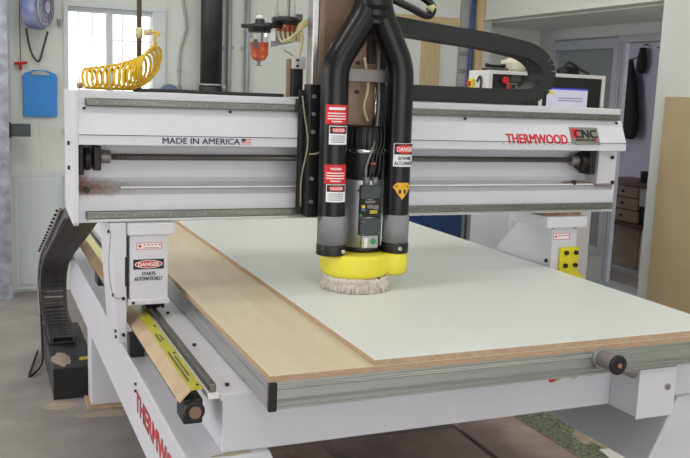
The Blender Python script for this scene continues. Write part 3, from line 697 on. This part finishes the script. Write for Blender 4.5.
for u in (-.009, .009): wrap('arrow_mark', MBPR, ar, (x, HY, r+.0012, a+u/r), 1.266, 0, 0, .0004, (.0045, lambda q: .006, lambda q: -.007))
for u in (-.022, .020): wrap('arrow_mark', MBPR, ar, (x, HY, r+.0012, a+u/r), 1.284, 0, 0, .0004, (.004, lambda q: .0018, lambda q: -.0018))

# ---- oil lubricator and valves on the carriage's left
LXX, LYY = .915, 2.95
l = thing('lubricator', (LXX, LYY, 1.68), 'air line lubricator with orange oil in its clear bowl, above the gantry', 'lubricator')
obj('bowl', lathe(bmesh.new(), (LXX, LYY), [(.008, 1.693), (.022, 1.698), (.032, 1.715), (.033, 1.79), (.033, 1.80)], 24), MCLEAR, l)
obj('oil', lathe(bmesh.new(), (LXX, LYY), [(.006, 1.697), (.020, 1.702), (.029, 1.717), (.0295, 1.757)], 24), MORNG, l)
obj('drain', lathe(bmesh.new(), (LXX, LYY), [(.010, 1.676), (.012, 1.679), (.005, 1.681), (.006, 1.688), (.011, 1.694)], 14), MGREY, l)
obj('head', lathe(bmesh.new(), (LXX, LYY), [(.036, 1.790), (.040, 1.793), (.040, 1.803), (.047, 1.805), (.047, 1.815), (.034, 1.818), (.016, 1.824), (.018, 1.832), (.012, 1.836)], 24), MBLACK, l)
obj('sight_dome', lathe(bmesh.new(), (LXX, LYY), [(.013, 1.836), (.013, 1.842), (.008, 1.849), (.002, 1.851)], 16), mat('white_dome', (220, 220, 214), .3), l)
cylo('inlet', (LXX-.065, LYY, 1.809), (LXX, LYY, 1.809), .007, MBLACK, l, n=10); cylo('outlet', (LXX, LYY, 1.815), (LXX+.08, LYY, 1.818), .010, MBLACK, l, n=10)
box('sight_tube', (LXX-.028, LXX-.016, LYY-.034, LYY-.026, 1.735, 1.765), MDRV, l)
v = thing('valve_manifold', (1.02, 2.95, 1.70), 'black round air filter and valve manifold with cream tubes beside the silver guide rail', 'valve')
obj('filter_head', lathe(bmesh.new(), (1.018, 2.97), [(.030, 1.825), (.050, 1.830), (.052, 1.836), (.052, 1.846), (.044, 1.850)], 24), MBLACK, v)
obj('filter_bowl', lathe(bmesh.new(), (1.012, 2.97), [(.036, 1.85), (.037, 1.852), (.037, 2.02), (.030, 2.03)], 24), MCLEAR, v)
obj('bracket_plate', prism(bmesh.new(), [(.970, 1.745), (1.052, 1.765), (1.085, 1.80), (1.085, 1.865), (1.06, 1.865), (1.06, 1.83), (.970, 1.80)], 'y', 2.985, 2.993), MGREY, v, .001)
for k in range(5):
    xx = .985+.017*k
    cylo('fitting', (xx, 2.958, 1.80), (xx, 2.958, 1.825), .006, mat('orange_fitting', (200, 96, 56), .4) if k == 0 else bpy.data.materials['orange_fitting'], v, n=10)
    obj('air_tube', tube(bmesh.new(), smooth_path([(xx, 2.958, 1.802), (xx+.004, 2.955, 1.775), (xx+.02, 2.945, 1.765+.003*k), (1.05, 2.935, 1.80+.004*k), (1.09, 2.925, 1.832+.004*k), (1.14, 2.92, 1.835+.004*k), (1.17, 2.92, 1.815)], 5), .005, 6), MCREAM, v)
obj('air_tube', tube(bmesh.new(), smooth_path([(1.06, 2.93, 1.80), (1.065, 2.93, 1.775), (1.055, 2.93, 1.72), (1.054, 2.93, 1.70)], 5), .006, 6), MCREAM, v)
box('white_tag', (.955, .975, 2.955, 2.96, 1.765, 1.80), MWPR, v)
box('valve_body', (1.030, 1.077, 2.92, 2.96, 1.672, 1.715), mat('valve_ivory', (206, 206, 200), .4), v, .003)
for z in (1.682, 1.702): bolt(v, (1.046, 2.918, z), 'y', .005, MBLACK)
box('valve_coil', (1.030, 1.072, 2.925, 2.965, 1.575, 1.672), MBLACK, v, .004)
box('valve_strip', (1.015, 1.027, 2.935, 2.95, 1.573, 1.705), MCLAD, v, .001)
obj('air_tube', tube(bmesh.new(), smooth_path([(1.04, 2.93, 1.71), (1.02, 2.93, 1.725), (1.005, 2.93, 1.73), (1.0, 2.93, 1.738)], 5), .0025, 5), MGREY, v)

# ================================================================== CABLE CHAINS
def chain(root, path, pitch, wdir, half_w, half_h, mt, wings=True):
    """links of one shared mesh along a path; wdir is the constant width direction"""
    b = bmesh.new()
    L = pitch*(.95 if wings else 1.02)
    bx(b, -L/2, L/2, -half_w, -half_w*.80, -half_h, half_h); bx(b, -L/2, L/2, half_w*.80, half_w, -half_h, half_h)
    bx(b, -L*.34, L*.34, -half_w*.80, half_w*.80, half_h*.55, half_h*.95); bx(b, -L*.34, L*.34, -half_w*.80, half_w*.80, -half_h*.95, -half_h*.55)
    if wings: bx(b, -pitch*.6, pitch*.6, -half_w*.86, -half_w*.74, -half_h*.7, half_h*.7); bx(b, -pitch*.6, pitch*.6, half_w*.74, half_w*.86, -half_h*.7, half_h*.7)
    bmesh.ops.recalc_face_normals(b, faces=b.faces[:])
    me = bpy.data.meshes.new('link'); b.to_mesh(me); b.free(); me.materials.append(mt)
    P = smooth_path(path, 24); acc = 0; nxt = pitch/2; W = Vector(wdir).normalized(); count = 0
    for i in range(len(P)-1):
        seg = P[i+1]-P[i]; ln = seg.length
        while acc+ln >= nxt:
            p = P[i]+seg*((nxt-acc)/ln); t = seg.normalized(); t = (t-W*t.dot(W)).normalized(); h = t.cross(W)
            M = Matrix(((t.x, W.x, h.x, p.x), (t.y, W.y, h.y, p.y), (t.z, W.z, h.z, p.z), (0, 0, 0, 1)))
            o = bpy.data.objects.new('link', me); COL.objects.link(o); o.parent = root
            o.matrix_parent_inverse = root.matrix_basis.inverted(); o.matrix_basis = M; nxt += pitch; count += 1
        acc += ln
    return count
ct = thing('cable_chain', (1.8, 3.05, 1.575), 'black plastic cable chain looping back along the top of the gantry', 'cable chain')
cz = 1.605
chain(ct, [(1.33, 3.06, 1.868), (1.50, 3.06, 1.852), (1.68, 3.06, 1.836), (1.86, 3.06, 1.822), (1.99, 3.06, 1.806), (2.090, 3.06, 1.786), (2.150, 3.06, 1.748), (2.172, 3.06, 1.697), (2.150, 3.06, 1.645), (2.090, 3.06, 1.612), (1.98, 3.06, cz), (1.70, 3.06, cz), (1.45, 3.06, cz), (1.36, 3.06, cz)], .020, (0, 1, 0), .055, .031, MCHAIN, False)
cl = thing('cable_chain', (.44, 4.8, .17), 'dusty dark cable chain hanging from the gantry down to the floor trough', 'cable chain')
chain(cl, [(.372, 3.22, 1.13), (.385, 3.55, 1.08), (.395, 4.05, .93), (.400, 4.60, .76), (.402, 5.05, .60), (.402, 5.22, .48), (.402, 5.25, .36), (.404, 5.18, .255), (.415, 5.0, .205), (.42, 4.82, .195)], .036, (1, 0, 0), .072, .020, MCHAIN2)
obj('side_strip', tube(bmesh.new(), smooth_path([(.304, 3.55, 1.10), (.314, 4.05, .95), (.319, 4.60, .78), (.321, 5.05, .62), (.321, 5.24, .48), (.321, 5.27, .36), (.323, 5.2, .25)], 8), .007, 6), MGREY, cl)
for k in range(14):
    t = k/13; yy = 3.7+1.35*t; zz = 1.062-.415*t
    bolt(cl, (.302+.012*t, yy, zz+.01), 'x', .006, MBLACK, 'rivet')
tr = thing('chain_trough', (.435, 4.9, 0), 'dark plastic trough on the floor with a yellow warning tag and sawdust', 'trough')
b = bmesh.new(); hexa(b, [(.335, 4.435, 0), (.545, 4.435, 0), (.545, 5.30, 0), (.335, 5.30, 0), (.335, 4.435, .165), (.545, 4.435, .165), (.545, 5.30, .165), (.335, 5.30, .165)])
obj('trough_body', b, MTRIM, tr, .005)
box('front_plate', (.333, .547, 4.428, 4.435, .002, .163), MBLACK, tr, .002)
obj('warning_tag', prism(bmesh.new(), [(.47, 4.53), (.545, 4.555), (.545, 4.60), (.475, 4.585)], 'z', .1655, .1675), MYELP, tr)
obj('floor_cable', tube(bmesh.new(), smooth_path([(.33, 5.28, .30), (.325, 5.1, .12), (.31, 4.95, .03), (.24, 4.82, .008), (.26, 4.98, .008), (.31, 5.25, .02)], 8), .006, 6), MBLACK, tr)
def pile(name, cx, cy, rx, ry, z, h, label, seed, cat='sawdust'):
    rnd = random.Random(seed); b = bmesh.new(); n = 22; rings = []
    for r, hh in ((1.0, .001), (.8, .35), (.5, .75), (.2, 1.0)):
        rings.append([b.verts.new((cx+rx*r*(1+rnd.uniform(-.22, .22))*math.cos(2*math.pi*k/n), cy+ry*r*(1+rnd.uniform(-.22, .22))*math.sin(2*math.pi*k/n), z+max(.0008, h*hh*rnd.uniform(.7, 1.1)))) for k in range(n)])
    base_ = [b.verts.new((v_.co.x, v_.co.y, z)) for v_ in rings[0]]; rings.insert(0, base_)
    for i in range(len(rings)-1):
        for k in range(n): b.faces.new((rings[i][k], rings[i][(k+1) % n], rings[i+1][(k+1) % n], rings[i+1][k]))
    b.faces.new(rings[0][::-1]); b.faces.new(rings[-1])
    return tag(obj(name, b, MSAW), label, cat, kind='stuff')
pile('sawdust', .385, 4.58, .045, .11, .1655, .003, 'thin sawdust scattered on the dark chain trough', 3)
pile('sawdust', .37, 4.35, .08, .06, .0, .003, 'sawdust on the concrete before the dark chain trough', 4)
pile('sawdust', .60, 4.17, .16, .045, .0, .004, 'sawdust gathered round the foot of the white table leg', 5)
pile('sawdust', .605, 2.101, .055, .008, .6452, .003, 'streak of sawdust on the white frame ledge below the rail', 8)

# ================================================================== COILED HOSE AND POLE
ch = thing('coiled_hose', (.48, 3.06, 1.572), 'yellow coiled air hose lying on the gantry top before the window', 'hose')
cen = [Vector(p) for p in ((.350, 3.05, 1.606), (.38, 3.05, 1.608), (.42, 3.05, 1.612), (.46, 3.05, 1.618), (.495, 3.05, 1.628), (.525, 3.05, 1.640), (.55, 3.05, 1.656), (.565, 3.05, 1.676))]
C = smooth_path(cen, 60); N = len(C); turns = 15; pts = []
for i, p in enumerate(C):
    f_ = i/N; k = Vector((-.10+.50*f_, 0, 1)).normalized(); h = Vector((.62, .78, -.10*f_)).normalized()
    a = 2*math.pi*turns*i/N; rad = .036+.026*f_
    q = p + k*(rad*math.sin(a)) + h*(rad*math.cos(a)); q.z = max(q.z, ZT+.0075); pts.append(q)
pts += smooth_path([pts[-1], (.575, 3.05, 1.752), (.592, 3.06, 1.772), (.555, 3.08, 1.777)], 5)[1:]
obj('coil', tube(bmesh.new(), pts, .0048, 7), mat('yellow_hose', (222, 180, 30), .35, var=.04), ch)
cylo('end_fitting', (.318, 3.06, ZT+.012), (.336, 3.06, ZT+.016), .010, MRUST, ch, n=12)
cylo('end_fitting', (.545, 3.085, 1.773), (.565, 3.075, 1.776), .011, MCREAM, ch, n=12)
pp = thing('drop_pole', (.530, 3.10, 1.572), 'thin dark air drop pole standing on the gantry beside the yellow coil', 'pole')
cylo('pole', (.530, 3.10, 1.578), (.530, 3.10, 3.19), .0085, mat('pole_paint', (110, 98, 88), .4, .5), pp, n=12)
cylo('coupling', (.530, 3.10, 1.755), (.530, 3.10, 1.79), .012, MCREAM, pp, n=12); cylo('base_flange', (.530, 3.10, ZT), (.530, 3.10, 1.580), .022, MDARK, pp, n=16)
gc = tag(obj('gantry_cable', tube(bmesh.new(), smooth_path([(.50, 2.93, 1.579), (.60, 2.925, 1.580), (.80, 2.925, 1.578), (1.00, 2.925, 1.578)], 6), .006, 6), MBLACK), 'thin black cable lying along the front edge of the gantry top', 'cable')
wp = thing('strap_loop', (1.50, 2.93, 1.85), 'loop of black cable hanging beside the suction hose junction', 'cable')
obj('cable_loop', tube(bmesh.new(), smooth_path([(1.30, 2.93, 1.96), (1.38, 2.93, 1.945), (1.47, 2.92, 1.915), (1.535, 2.92, 1.89), (1.565, 2.92, 1.895), (1.568, 2.92, 1.925), (1.53, 2.93, 1.955), (1.44, 2.94, 2.0), (1.36, 2.92, 2.04)], 7), .014, 10), MHOSE, wp)
cylo('cable_collar', (1.556, 2.92, 1.905), (1.572, 2.92, 1.925), .016, MCREAM, wp, n=12)

# ================================================================== BACK WALL THINGS
f = thing('wall_fan', (.45, 6.80, 1.95), 'dusty blue round fan hung high on the back wall above the blue clipboard', 'fan')
FC = Vector((.448, 6.72, 2.115)); ax = Vector((.90, -.43, -.05)).normalized(); fa = ax.cross(ZU).normalized(); fb = fa.cross(ax).normalized()
cylo('drum', FC-ax*.075, FC+ax*.035, .160, MBLUED, f, n=36, bevel=.02); 
gr = cylo('grille_disc', FC+ax*.035, FC+ax*.047, .138, MFANG, f, n=36, bevel=.004)
for rr in (.045, .075, .105, .133):
    obj('grille_ring', tube(bmesh.new(), [FC+ax*.052+(fa*math.cos(t)+fb*math.sin(t))*rr for t in [2*math.pi*k/28 for k in range(29)]], .0025, 5, False), MBLUED, gr)
for k in range(12):
    t = 2*math.pi*k/12; e = fa*math.cos(t)+fb*math.sin(t); cylo('grille_spoke', FC+ax*.052+e*.03, FC+ax*.050+e*.133, .002, MBLUED, gr, n=5)
cylo('fan_hub', FC+ax*.045, FC+ax*.062, .040, MFANG, gr, n=18)
cylo('wall_mount', (.36, 6.76, 2.14), (.36, YB, 2.14), .02, MDARK, f, n=10)
obj('power_cord', tube(bmesh.new(), smooth_path([(.36, 6.80, 1.96), (.372, 6.82, 1.88), (.395, 6.83, 1.79), (.43, 6.835, 1.735), (.452, 6.835, 1.745), (.475, 6.82, 1.83), (.505, 6.78, 1.945)], 7), .008, 7), MDRV, f)
cbd = thing('blue_clipboard', (.45, YB, 1.33), 'large blue board with a grey clip hanging on the back wall under the fan', 'clipboard')
obj('board', prism(bmesh.new(), [(.335, 1.335), (.330, 1.62), (.345, 1.645), (.41, 1.668), (.50, 1.668), (.56, 1.645), (.572, 1.62), (.568, 1.335), (.555, 1.328), (.345, 1.328)], 'y', YB-.030, YB-.012), MBLUE, cbd, .003)
obj('clip', prism(bmesh.new(), [(.39, 1.632), (.395, 1.648), (.43, 1.662), (.48, 1.662), (.512, 1.648), (.515, 1.632)], 'y', YB-.042, YB-.030), MCOND, cbd, .002)
box('hanger', (.44, .46, YB-.014, YB, 1.60, 1.66), MDARK, cbd)
rh = thing('pull_cord', (.30, 6.84, 1.7), 'thin red pull cord with a red handle on the back wall', 'cord')
cylo('cord', (.318, 6.84, 1.72), (.318, 6.84, 3.18), .003, mat('dull_red_cord', (150, 96, 92), .6), rh, n=6)
cylo('handle', (.275, 6.835, 1.708), (.365, 6.835, 1.718), .011, MRED, rh, n=10); box('anchor', (.308, .328, 6.845, YB, 1.67, 1.70), MRED, rh); cylo('cord_end', (.318, 6.84, 1.66), (.318, 6.84, 1.71), .005, MRED, rh, n=6)
bk = thing('wall_bracket', (.32, 6.8, 1.2), 'short black bracket projecting from the steel column near the blue board', 'bracket')
box('arm', (.229, .372, 6.69, 6.74, 1.19, 1.28), MDRV, bk, .004); box('mount', (.2255, .240, 6.665, 6.765, 1.18, 1.29), MDARK, bk, .003)
sw = thing('wall_switch', (.592, YB, 2.02), 'small grey switch on the wall beside the window frame', 'switch')
box('back_box', (.578, .606, YB-.025, YB, 1.99, 2.045), MCOND, sw, .004); box('rocker', (.585, .599, YB-.032, YB-.025, 2.0, 2.035), MGREY, sw, .003)
ps = thing('dark_stovepipe', (1.71, 6.76, 1.55), 'thick dark vertical stovepipe with a clamp before the back wall', 'pipe')
cylo('pipe', (1.71, 6.76, 1.46), (1.71, 6.76, 3.19), .084, MPIPE, ps, n=32)
cylo('pipe_cap', (1.70, 6.76, 1.40), (1.71, 6.76, 1.60), .092, MPIPE, ps, n=32, bevel=.01)
obj('clamp', tube(bmesh.new(), [(1.71+.094*math.cos(t), 6.76+.094*math.sin(t), 1.612) for t in [2*math.pi*k/30 for k in range(31)]], .010, 6, False), MCOND, ps)
bolt(ps, (1.79, 6.67, 1.60), 'y', .016, MCOND); box('wall_strap', (1.66, 1.76, 6.84, YB, 1.52, 1.56), MCOND, ps)
for x, nm in ((1.876, 'thin grey conduit on the back wall nearest the dark stovepipe'), (2.025, 'thin grey conduit on the back wall near the lubricator bowl')):
    t = thing('conduit', (x, 6.85, 0), nm, 'conduit')
    cylo('pipe', (x, 6.85, 0), (x, 6.85, 3.19), .021, MCOND, t, n=14)
    for z in (1.0, 1.9, 2.7): box('strap', (x-.04, x+.04, 6.855, YB, z, z+.02), MCOND, t)
wc = thing('wall_cable', (1.50, 6.86, 1.4), 'thin grey cable running down the back wall between window and stovepipe', 'cable')
obj('cable', tube(bmesh.new(), smooth_path([(1.49, 6.865, 3.18), (1.50, 6.865, 2.4), (1.535, 6.865, 2.08), (1.52, 6.865, 1.97), (1.492, 6.865, 1.86), (1.485, 6.865, 1.66), (1.51, 6.865, 1.50), (1.56, 6.865, 1.30)], 8), .009, 7), MCOND, wc)
box('clip', (1.47, 1.50, 6.855, YB, 1.70, 1.715), MCOND, wc)
rd = thing('hose_reel', (1.40, 6.78, 1.53), 'small blue-grey round reel by the window, just above the gantry top', 'reel')
cylo('drum', (1.39, 6.73, 1.535), (1.39, 6.84, 1.535), .068, mat('reel_blue', (98, 122, 152), .5), rd, n=28, bevel=.01); cylo('hub', (1.39, 6.715, 1.535), (1.39, 6.73, 1.535), .028, MDRV, rd, n=16); cylo('axle', (1.39, 6.84, 1.535), (1.39, YB, 1.535), .02, MDARK, rd, n=10)
wb = tag(box('pine_board', (3.26, 4.02, YB-.02, YB, 2.19, 2.275), MWOODH, None, .002), 'horizontal pine board fixed on the back wall above the upright pine board', 'board')
wv = tag(box('pine_board', (3.605, 3.785, YB-.02, YB, .9, 2.188), MWOOD, None, .002), 'upright pine board on the back wall below the horizontal one', 'board')
wl = tag(box('pine_board', (3.28, 3.40, YB-.02, YB, .9, 2.188), MWOOD, None, .002), 'upright pine board on the back wall beside the suction hose', 'board')
st = tag(box('pine_stud', (4.105, 4.165, 6.77, 6.845, 0, 3.19), MWOOD, None, .003), 'narrow pine stud standing in the corner next to the blue pipe', 'stud')
bp_ = tag(cylo('blue_pipe', (4.072, 6.82, 0), (4.072, 6.82, 3.19), .018, mat('blue_pipe_paint', (60, 84, 140), .5), n=14), 'thin blue vertical pipe between grey cable tray and pine stud', 'pipe')
tray = thing('cable_tray', (4.0, 6.84, 0), 'narrow grey vertical cable tray on the back wall beside the blue pipe', 'tray')
box('channel', (3.975, 4.045, 6.84, YB, .0, 3.19), MCOND, tray, .003)
for k in range(9): box('cover_clip', (3.972, 4.048, 6.832, 6.84, .9+.15*k, .94+.15*k), MGREY, tray)
# blue cabinet and a grey pair of posts seen under the gantry
bc = thing('blue_cabinet', (3.1, 5.95, 0), 'low dark blue steel cabinet seen under the gantry behind the white panel', 'cabinet')
MBC = mat('cabinet_blue', (44, 76, 128), .5, var=.1)
box('body', (2.75, 3.49, 5.82, 6.3, .04, .82), MBC, bc, .006); box('plinth', (2.77, 3.47, 5.84, 6.28, 0, .04), MDARK, bc)
for x0, x1 in ((2.76, 3.115), (3.125, 3.48)):
    dd = box('cabinet_door', (x0, x1, 5.808, 5.82, .07, .80), MBC, bc, .004); box('handle', (x1-.06 if x0 < 3 else x0+.04, x1-.04 if x0 < 3 else x0+.06, 5.79, 5.808, .50, .62), MDARK, dd, .003)
gc2 = thing('grey_rack', (3.6, 5.95, 0), 'grey upright rack post with feet beside the low blue cabinet', 'rack')
for x in (3.54, 3.60, 3.665): box('post', (x, x+.035, 5.93, 5.97, .02, 1.0), MCOND, gc2, .003)
box('foot', (3.50, 3.74, 5.85, 6.05, 0, .02), MGREY, gc2); box('rail', (3.53, 3.71, 5.94, 5.96, .98, 1.02), MGREY, gc2)

# ================================================================== CONTROL CONSOLE
k = thing('control_console', (3.3, 4.75, 0), 'white machine control console with lit monitor and black keypad panel', 'console')
CYF = 4.60
MCON = mat('console_white', (226, 226, 224), .4, var=.03)
box('pedestal', (3.12, 3.76, 4.62, 5.10, .06, 1.30), MW, k, .01); box('plinth', (3.14, 3.74, 4.64, 5.08, 0, .06), MDARK, k)
box('cabinet_body', (2.885, 3.765, 4.625, 4.84, 1.30, 1.762), MCON, k, .006)
fp = []
for dd in ((2.885, 3.765, 1.742, 1.764), (2.885, 2.912, 1.30, 1.742), (3.262, 3.285, 1.30, 1.742), (3.742, 3.765, 1.30, 1.742)):
    fp.append(box('front_frame', (dd[0], dd[1], CYF, 4.626, dd[2], dd[3]), MCON, k, .002))
kp = box('keypad_panel', (2.912, 3.262, 4.612, 4.626, 1.32, 1.742), MBLACK, k)
es = cylo('stop_button', (3.003, 4.585, 1.707), (3.003, 4.612, 1.707), .022, MRED, kp, n=20, bevel=.006)
box('panel_badge', (3.022, 3.10, 4.610, 4.612, 1.650, 1.690), MBADGE, kp); box('badge_square', (3.026, 3.05, 4.608, 4.610, 1.655, 1.686), MRED, kp)
lettering('CNC', MBPR, kp, (3.068, 4.6085, 1.671), XR, ZU, .055, .028, bold=.05)
box('key_label', (2.985, 3.01, 4.610, 4.612, 1.628, 1.645), MWPR, kp); box('display', (3.05, 3.12, 4.610, 4.612, 1.70, 1.735), MDRV, kp)
mb = box('monitor_bezel', (3.285, 3.742, 4.610, 4.626, 1.30, 1.742), MBLACK, k, .003)
box('screen', (3.322, 3.636, 4.607, 4.610, 1.42, 1.675), MSCR, mb); box('screen_bar', (3.322, 3.636, 4.6055, 4.607, 1.664, 1.675), MSCRB, mb); box('screen_icon', (3.327, 3.372, 4.6055, 4.607, 1.632, 1.652), MSCRY, mb)
for z in (1.61, 1.595): box('screen_text', (3.41, 3.60, 4.6060, 4.607, z, z+.004), MDRV, mb)
ysw = box('isolator_switch', (2.862, 2.885, 4.76, 4.81, 1.64, 1.71), MYELP, k, .006); cylo('isolator_knob', (2.848, 4.785, 1.680), (2.862, 4.785, 1.680), .016, MRED, ysw, n=16)
obj('switch_cable', tube(bmesh.new(), smooth_path([(2.875, 4.72, 1.69), (2.874, 4.69, 1.725), (2.874, 4.67, 1.69), (2.874, 4.68, 1.64), (2.878, 4.71, 1.60)], 6), .006, 6), MBLACK, k)
ph = thing('desk_phone', (3.0, 4.72, 1.764), 'dark handset lying flat on top of the white console', 'phone')
box('body', (2.94, 3.06, 4.66, 4.78, 1.764, 1.782), MDRV, ph, .004); obj('receiver', tube(bmesh.new(), smooth_path([(2.92, 4.70, 1.796), (2.96, 4.70, 1.793), (3.01, 4.70, 1.793), (3.06, 4.70, 1.796)], 5), [.012]*4+[.009]*8+[.012]*4, 8), MBLACK, ph)
bg_ = thing('cream_bag', (3.19, 4.78, 1.764), 'crumpled cream bag on top of the white console', 'bag')
b = bmesh.new(); bmesh.ops.create_icosphere(b, subdivisions=3, radius=1)
for v_ in b.verts:
    q = v_.co; nz = .14*math.sin(q.x*7+q.y*4)+.10*math.sin(q.z*9+q.x*3)
    v_.co = Vector((3.145+.075*q.x*(1+nz), 4.74+.07*q.y*(1+nz), max(1.7645, 1.80+.052*q.z*(1+nz))))
for fc in b.faces: fc.smooth = True
obj('sack', b, mat('cream_cloth', (214, 208, 186), .8), bg_)
obj('neck', tube(bmesh.new(), [(3.14, 4.74, 1.845), (3.143, 4.74, 1.858), (3.15, 4.74, 1.872)], [.018, .014, .022], 10), bpy.data.materials['cream_cloth'], bg_)
hd = thing('black_headset', (3.59, 4.74, 1.764), 'black headset and cable heaped on the console above the monitor', 'headset')
b = bmesh.new(); bmesh.ops.create_icosphere(b, subdivisions=2, radius=1)
for v_ in b.verts:
    q = v_.co; nz = .25*math.sin(q.x*6+q.y*3); v_.co = Vector((3.59+.085*q.x*(1+nz*.4), 4.76+.05*q.y, max(1.7645, 1.785+.035*q.z*(1+nz))))
obj('pouch', b, MCLOTH, hd)
obj('band', tube(bmesh.new(), smooth_path([(3.51, 4.72, 1.78), (3.53, 4.72, 1.825), (3.57, 4.73, 1.842), (3.62, 4.74, 1.825), (3.68, 4.72, 1.79), (3.71, 4.70, 1.774)], 6), .010, 7), MBLACK, hd)
cylo('ear_cup', (3.50, 4.70, 1.789), (3.52, 4.73, 1.793), .024, MBLACK, hd, n=16)

# ================================================================== RIGHT SIDE
mb_ = tag(box('mdf_board', (4.135, XW-.001, 2.3, 4.455, 0, 1.648), MMDF, None, .002), 'large tan board standing upright against the right wall', 'board')
# office behind the partition: shelf unit, glove, coat
su = thing('drawer_unit', (5.9, 6.35, 0), 'brown drawer unit with open shelf seen through the office doorway', 'cabinet')
box('side_panel', (5.65, 6.15, 5.80, 5.82, 0, .83), MBROWN, su); box('side_panel', (5.65, 6.15, 6.98, 7.0, 0, .83), MBROWN, su); box('top', (5.63, 6.17, 5.78, 7.02, .83, .855), MBROWN, su, .003)
box('shelf', (5.60, 6.15, 5.82, 6.98, .45, .485), mat('dark_shelf', (84, 56, 48), .6), su, .003); box('back_panel', (6.13, 6.15, 5.82, 6.98, 0, .83), MBROWN, su); box('bottom', (5.60, 6.13, 5.82, 6.98, .0, .04), MPART, su)
MOAK = mat('drawer_oak', (168, 146, 128), .6, rgb2=(150, 128, 110), scale=8, stretch=(6, 1, 6))
for z0, z1 in ((.49, .60), (.61, .715), (.725, .825)):
    dd = box('drawer', (5.64, 6.1, 6.30, 6.96, z0, z1), MOAK, su, .003); cylo('knob', (5.62, 6.5, (z0+z1)/2), (5.64, 6.5, (z0+z1)/2), .012, MDARK, dd, n=10)
box('drawer', (5.64, 6.1, 5.83, 6.28, .66, .825), MPART, su, .003); box('drawer', (5.66, 6.1, 5.83, 6.28, .49, .65), MBLACK, su, .003)
pc = tag(box('computer_case', (5.68, 6.05, 5.90, 6.27, .04, .44), MPART, None, .01), 'pale computer case on the bottom shelf of the brown drawer unit', 'case')
bxx = tag(box('brown_carton', (5.70, 6.08, 6.30, 6.92, .04, .43), MOAK, None, .004), 'brown carton on the bottom shelf of the drawer unit', 'box')
jar = tag(obj('paint_tin', lathe(bmesh.new(), (5.85, 6.45), [(.05, .855), (.052, .857), (.052, .95), (.055, .953), (.055, .962), (.03, .965)], 18), MDRV), 'dark tin standing on top of the brown drawer unit', 'tin')
jr2 = tag(box('tool_box', (5.74, 5.95, 6.12, 6.32, .855, .92), MDRV, None, .01), 'low dark box on top of the brown drawer unit', 'box')
for nm, y, zt, zb, wd, lab in (('work_glove', 7.32, 2.18, 1.90, .075, 'black glove hanging on the office wall'), ):
    gl = thing(nm, (6.45, y, zb), lab, 'glove')
    obj('hand', lathe(bmesh.new(), (6.44, y), [(.02, zb), (.045, zb+.03), (.052, zb+.10), (.048, zb+.18), (.034, zb+.24), (.036, zb+.27)], 14), MCLOTH, gl)
    cylo('hook', (6.44, y, zb+.30), (6.5, y, zb+.31), .008, MGREY, gl, n=8); cylo('loop', (6.44, y, zb+.27), (6.44, y, zb+.30), .005, MGREY, gl, n=6)
hk = thing('wall_hook', (6.47, 7.10, 2.15), 'empty metal coat hook on the office wall', 'hook')
cylo('peg', (6.42, 7.10, 2.17), (6.5, 7.10, 2.16), .008, MGREY, hk, n=8); box('plate', (6.49, 6.5, 7.07, 7.13, 2.12, 2.21), MGREY, hk)
ct2 = thing('black_coat', (6.40, 7.45, 1.2), 'long black coat hanging inside the office doorway', 'coat')
b = bmesh.new(); rings = []
for z, rx, ry in ((1.22, .03, .17), (1.27, .07, .20), (1.45, .07, .20), (1.65, .06, .16), (1.80, .055, .13), (1.95, .04, .06), (2.05, .02, .03)):
    rings.append([b.verts.new((6.41+rx*math.cos(t), 7.45+ry*.85*math.sin(t)*(1+.08*math.sin(5*t+z*4)), z)) for t in [2*math.pi*q/20 for q in range(20)]])
for i in range(len(rings)-1):
    for q in range(20): fcc = b.faces.new((rings[i][q], rings[i][(q+1) % 20], rings[i+1][(q+1) % 20], rings[i+1][q])); fcc.smooth = True
b.faces.new(rings[0][::-1]); b.faces.new(rings[-1]); obj('garment', b, MCLOTH, ct2); cylo('hook', (6.40, 7.45, 2.05), (6.5, 7.45, 2.08), .008, MGREY, ct2, n=8)

# ================================================================== FLOOR UNDER THE TABLE
def slab(name, pts, z0, z1, mt, label, cat, bevel=.001): return tag(obj(name, prism(bmesh.new(), pts, 'z', z0, z1), mt, None, bevel), label, cat)
slab('carpet_piece', [(2.46, 2.55), (2.86, 2.55), (2.86, 4.2), (2.46, 4.2)], 0, .006, MCARP, 'speckled grey-green carpet piece on the floor beside the narrow board', 'carpet')
slab('floor_board', [(1.40, 2.5), (2.05, 2.5), (2.10, 3.46), (1.42, 3.50)], .0, .014, MBRD, 'wide brown board lying flat on the floor under the table', 'board')
b = slab('floor_board', [(2.12, 2.52), (2.45, 2.52), (2.45, 3.60), (2.13, 3.60)], .0, .022, MBRD, 'narrow brown board with an orange edge beside the speckled carpet', 'board')
box('edge_band', (2.45, 2.455, 2.52, 3.60, .0, .0225), mat('orange_edge', (176, 122, 78), .6), b)
slab('red_board', [(2.72, 2.55), (3.5, 2.55), (3.5, 2.88), (2.72, 2.91)], .007, .018, MREDB, 'red board on the floor at the foot of the right frame', 'board')
slab('white_strip', [(2.60, 2.925), (2.85, 2.90), (2.85, 3.00), (2.62, 3.03)], .007, .014, MWPR, 'white strip on the floor beside the red board', 'strip')
pile('sawdust', 2.70, 3.17, .09, .12, .006, .028, 'heap of sawdust on the speckled carpet near the red board', 11)
ws = thing('wooden_block', (1.22, 3.2, 0), 'rough brown timber block on the floor under the front beam', 'block')
box('timber', (1.08, 1.36, 3.0, 3.42, .0, .085), mat('rough_timber', (150, 124, 112), .8, rgb2=(176, 156, 146), scale=16), ws, .004)
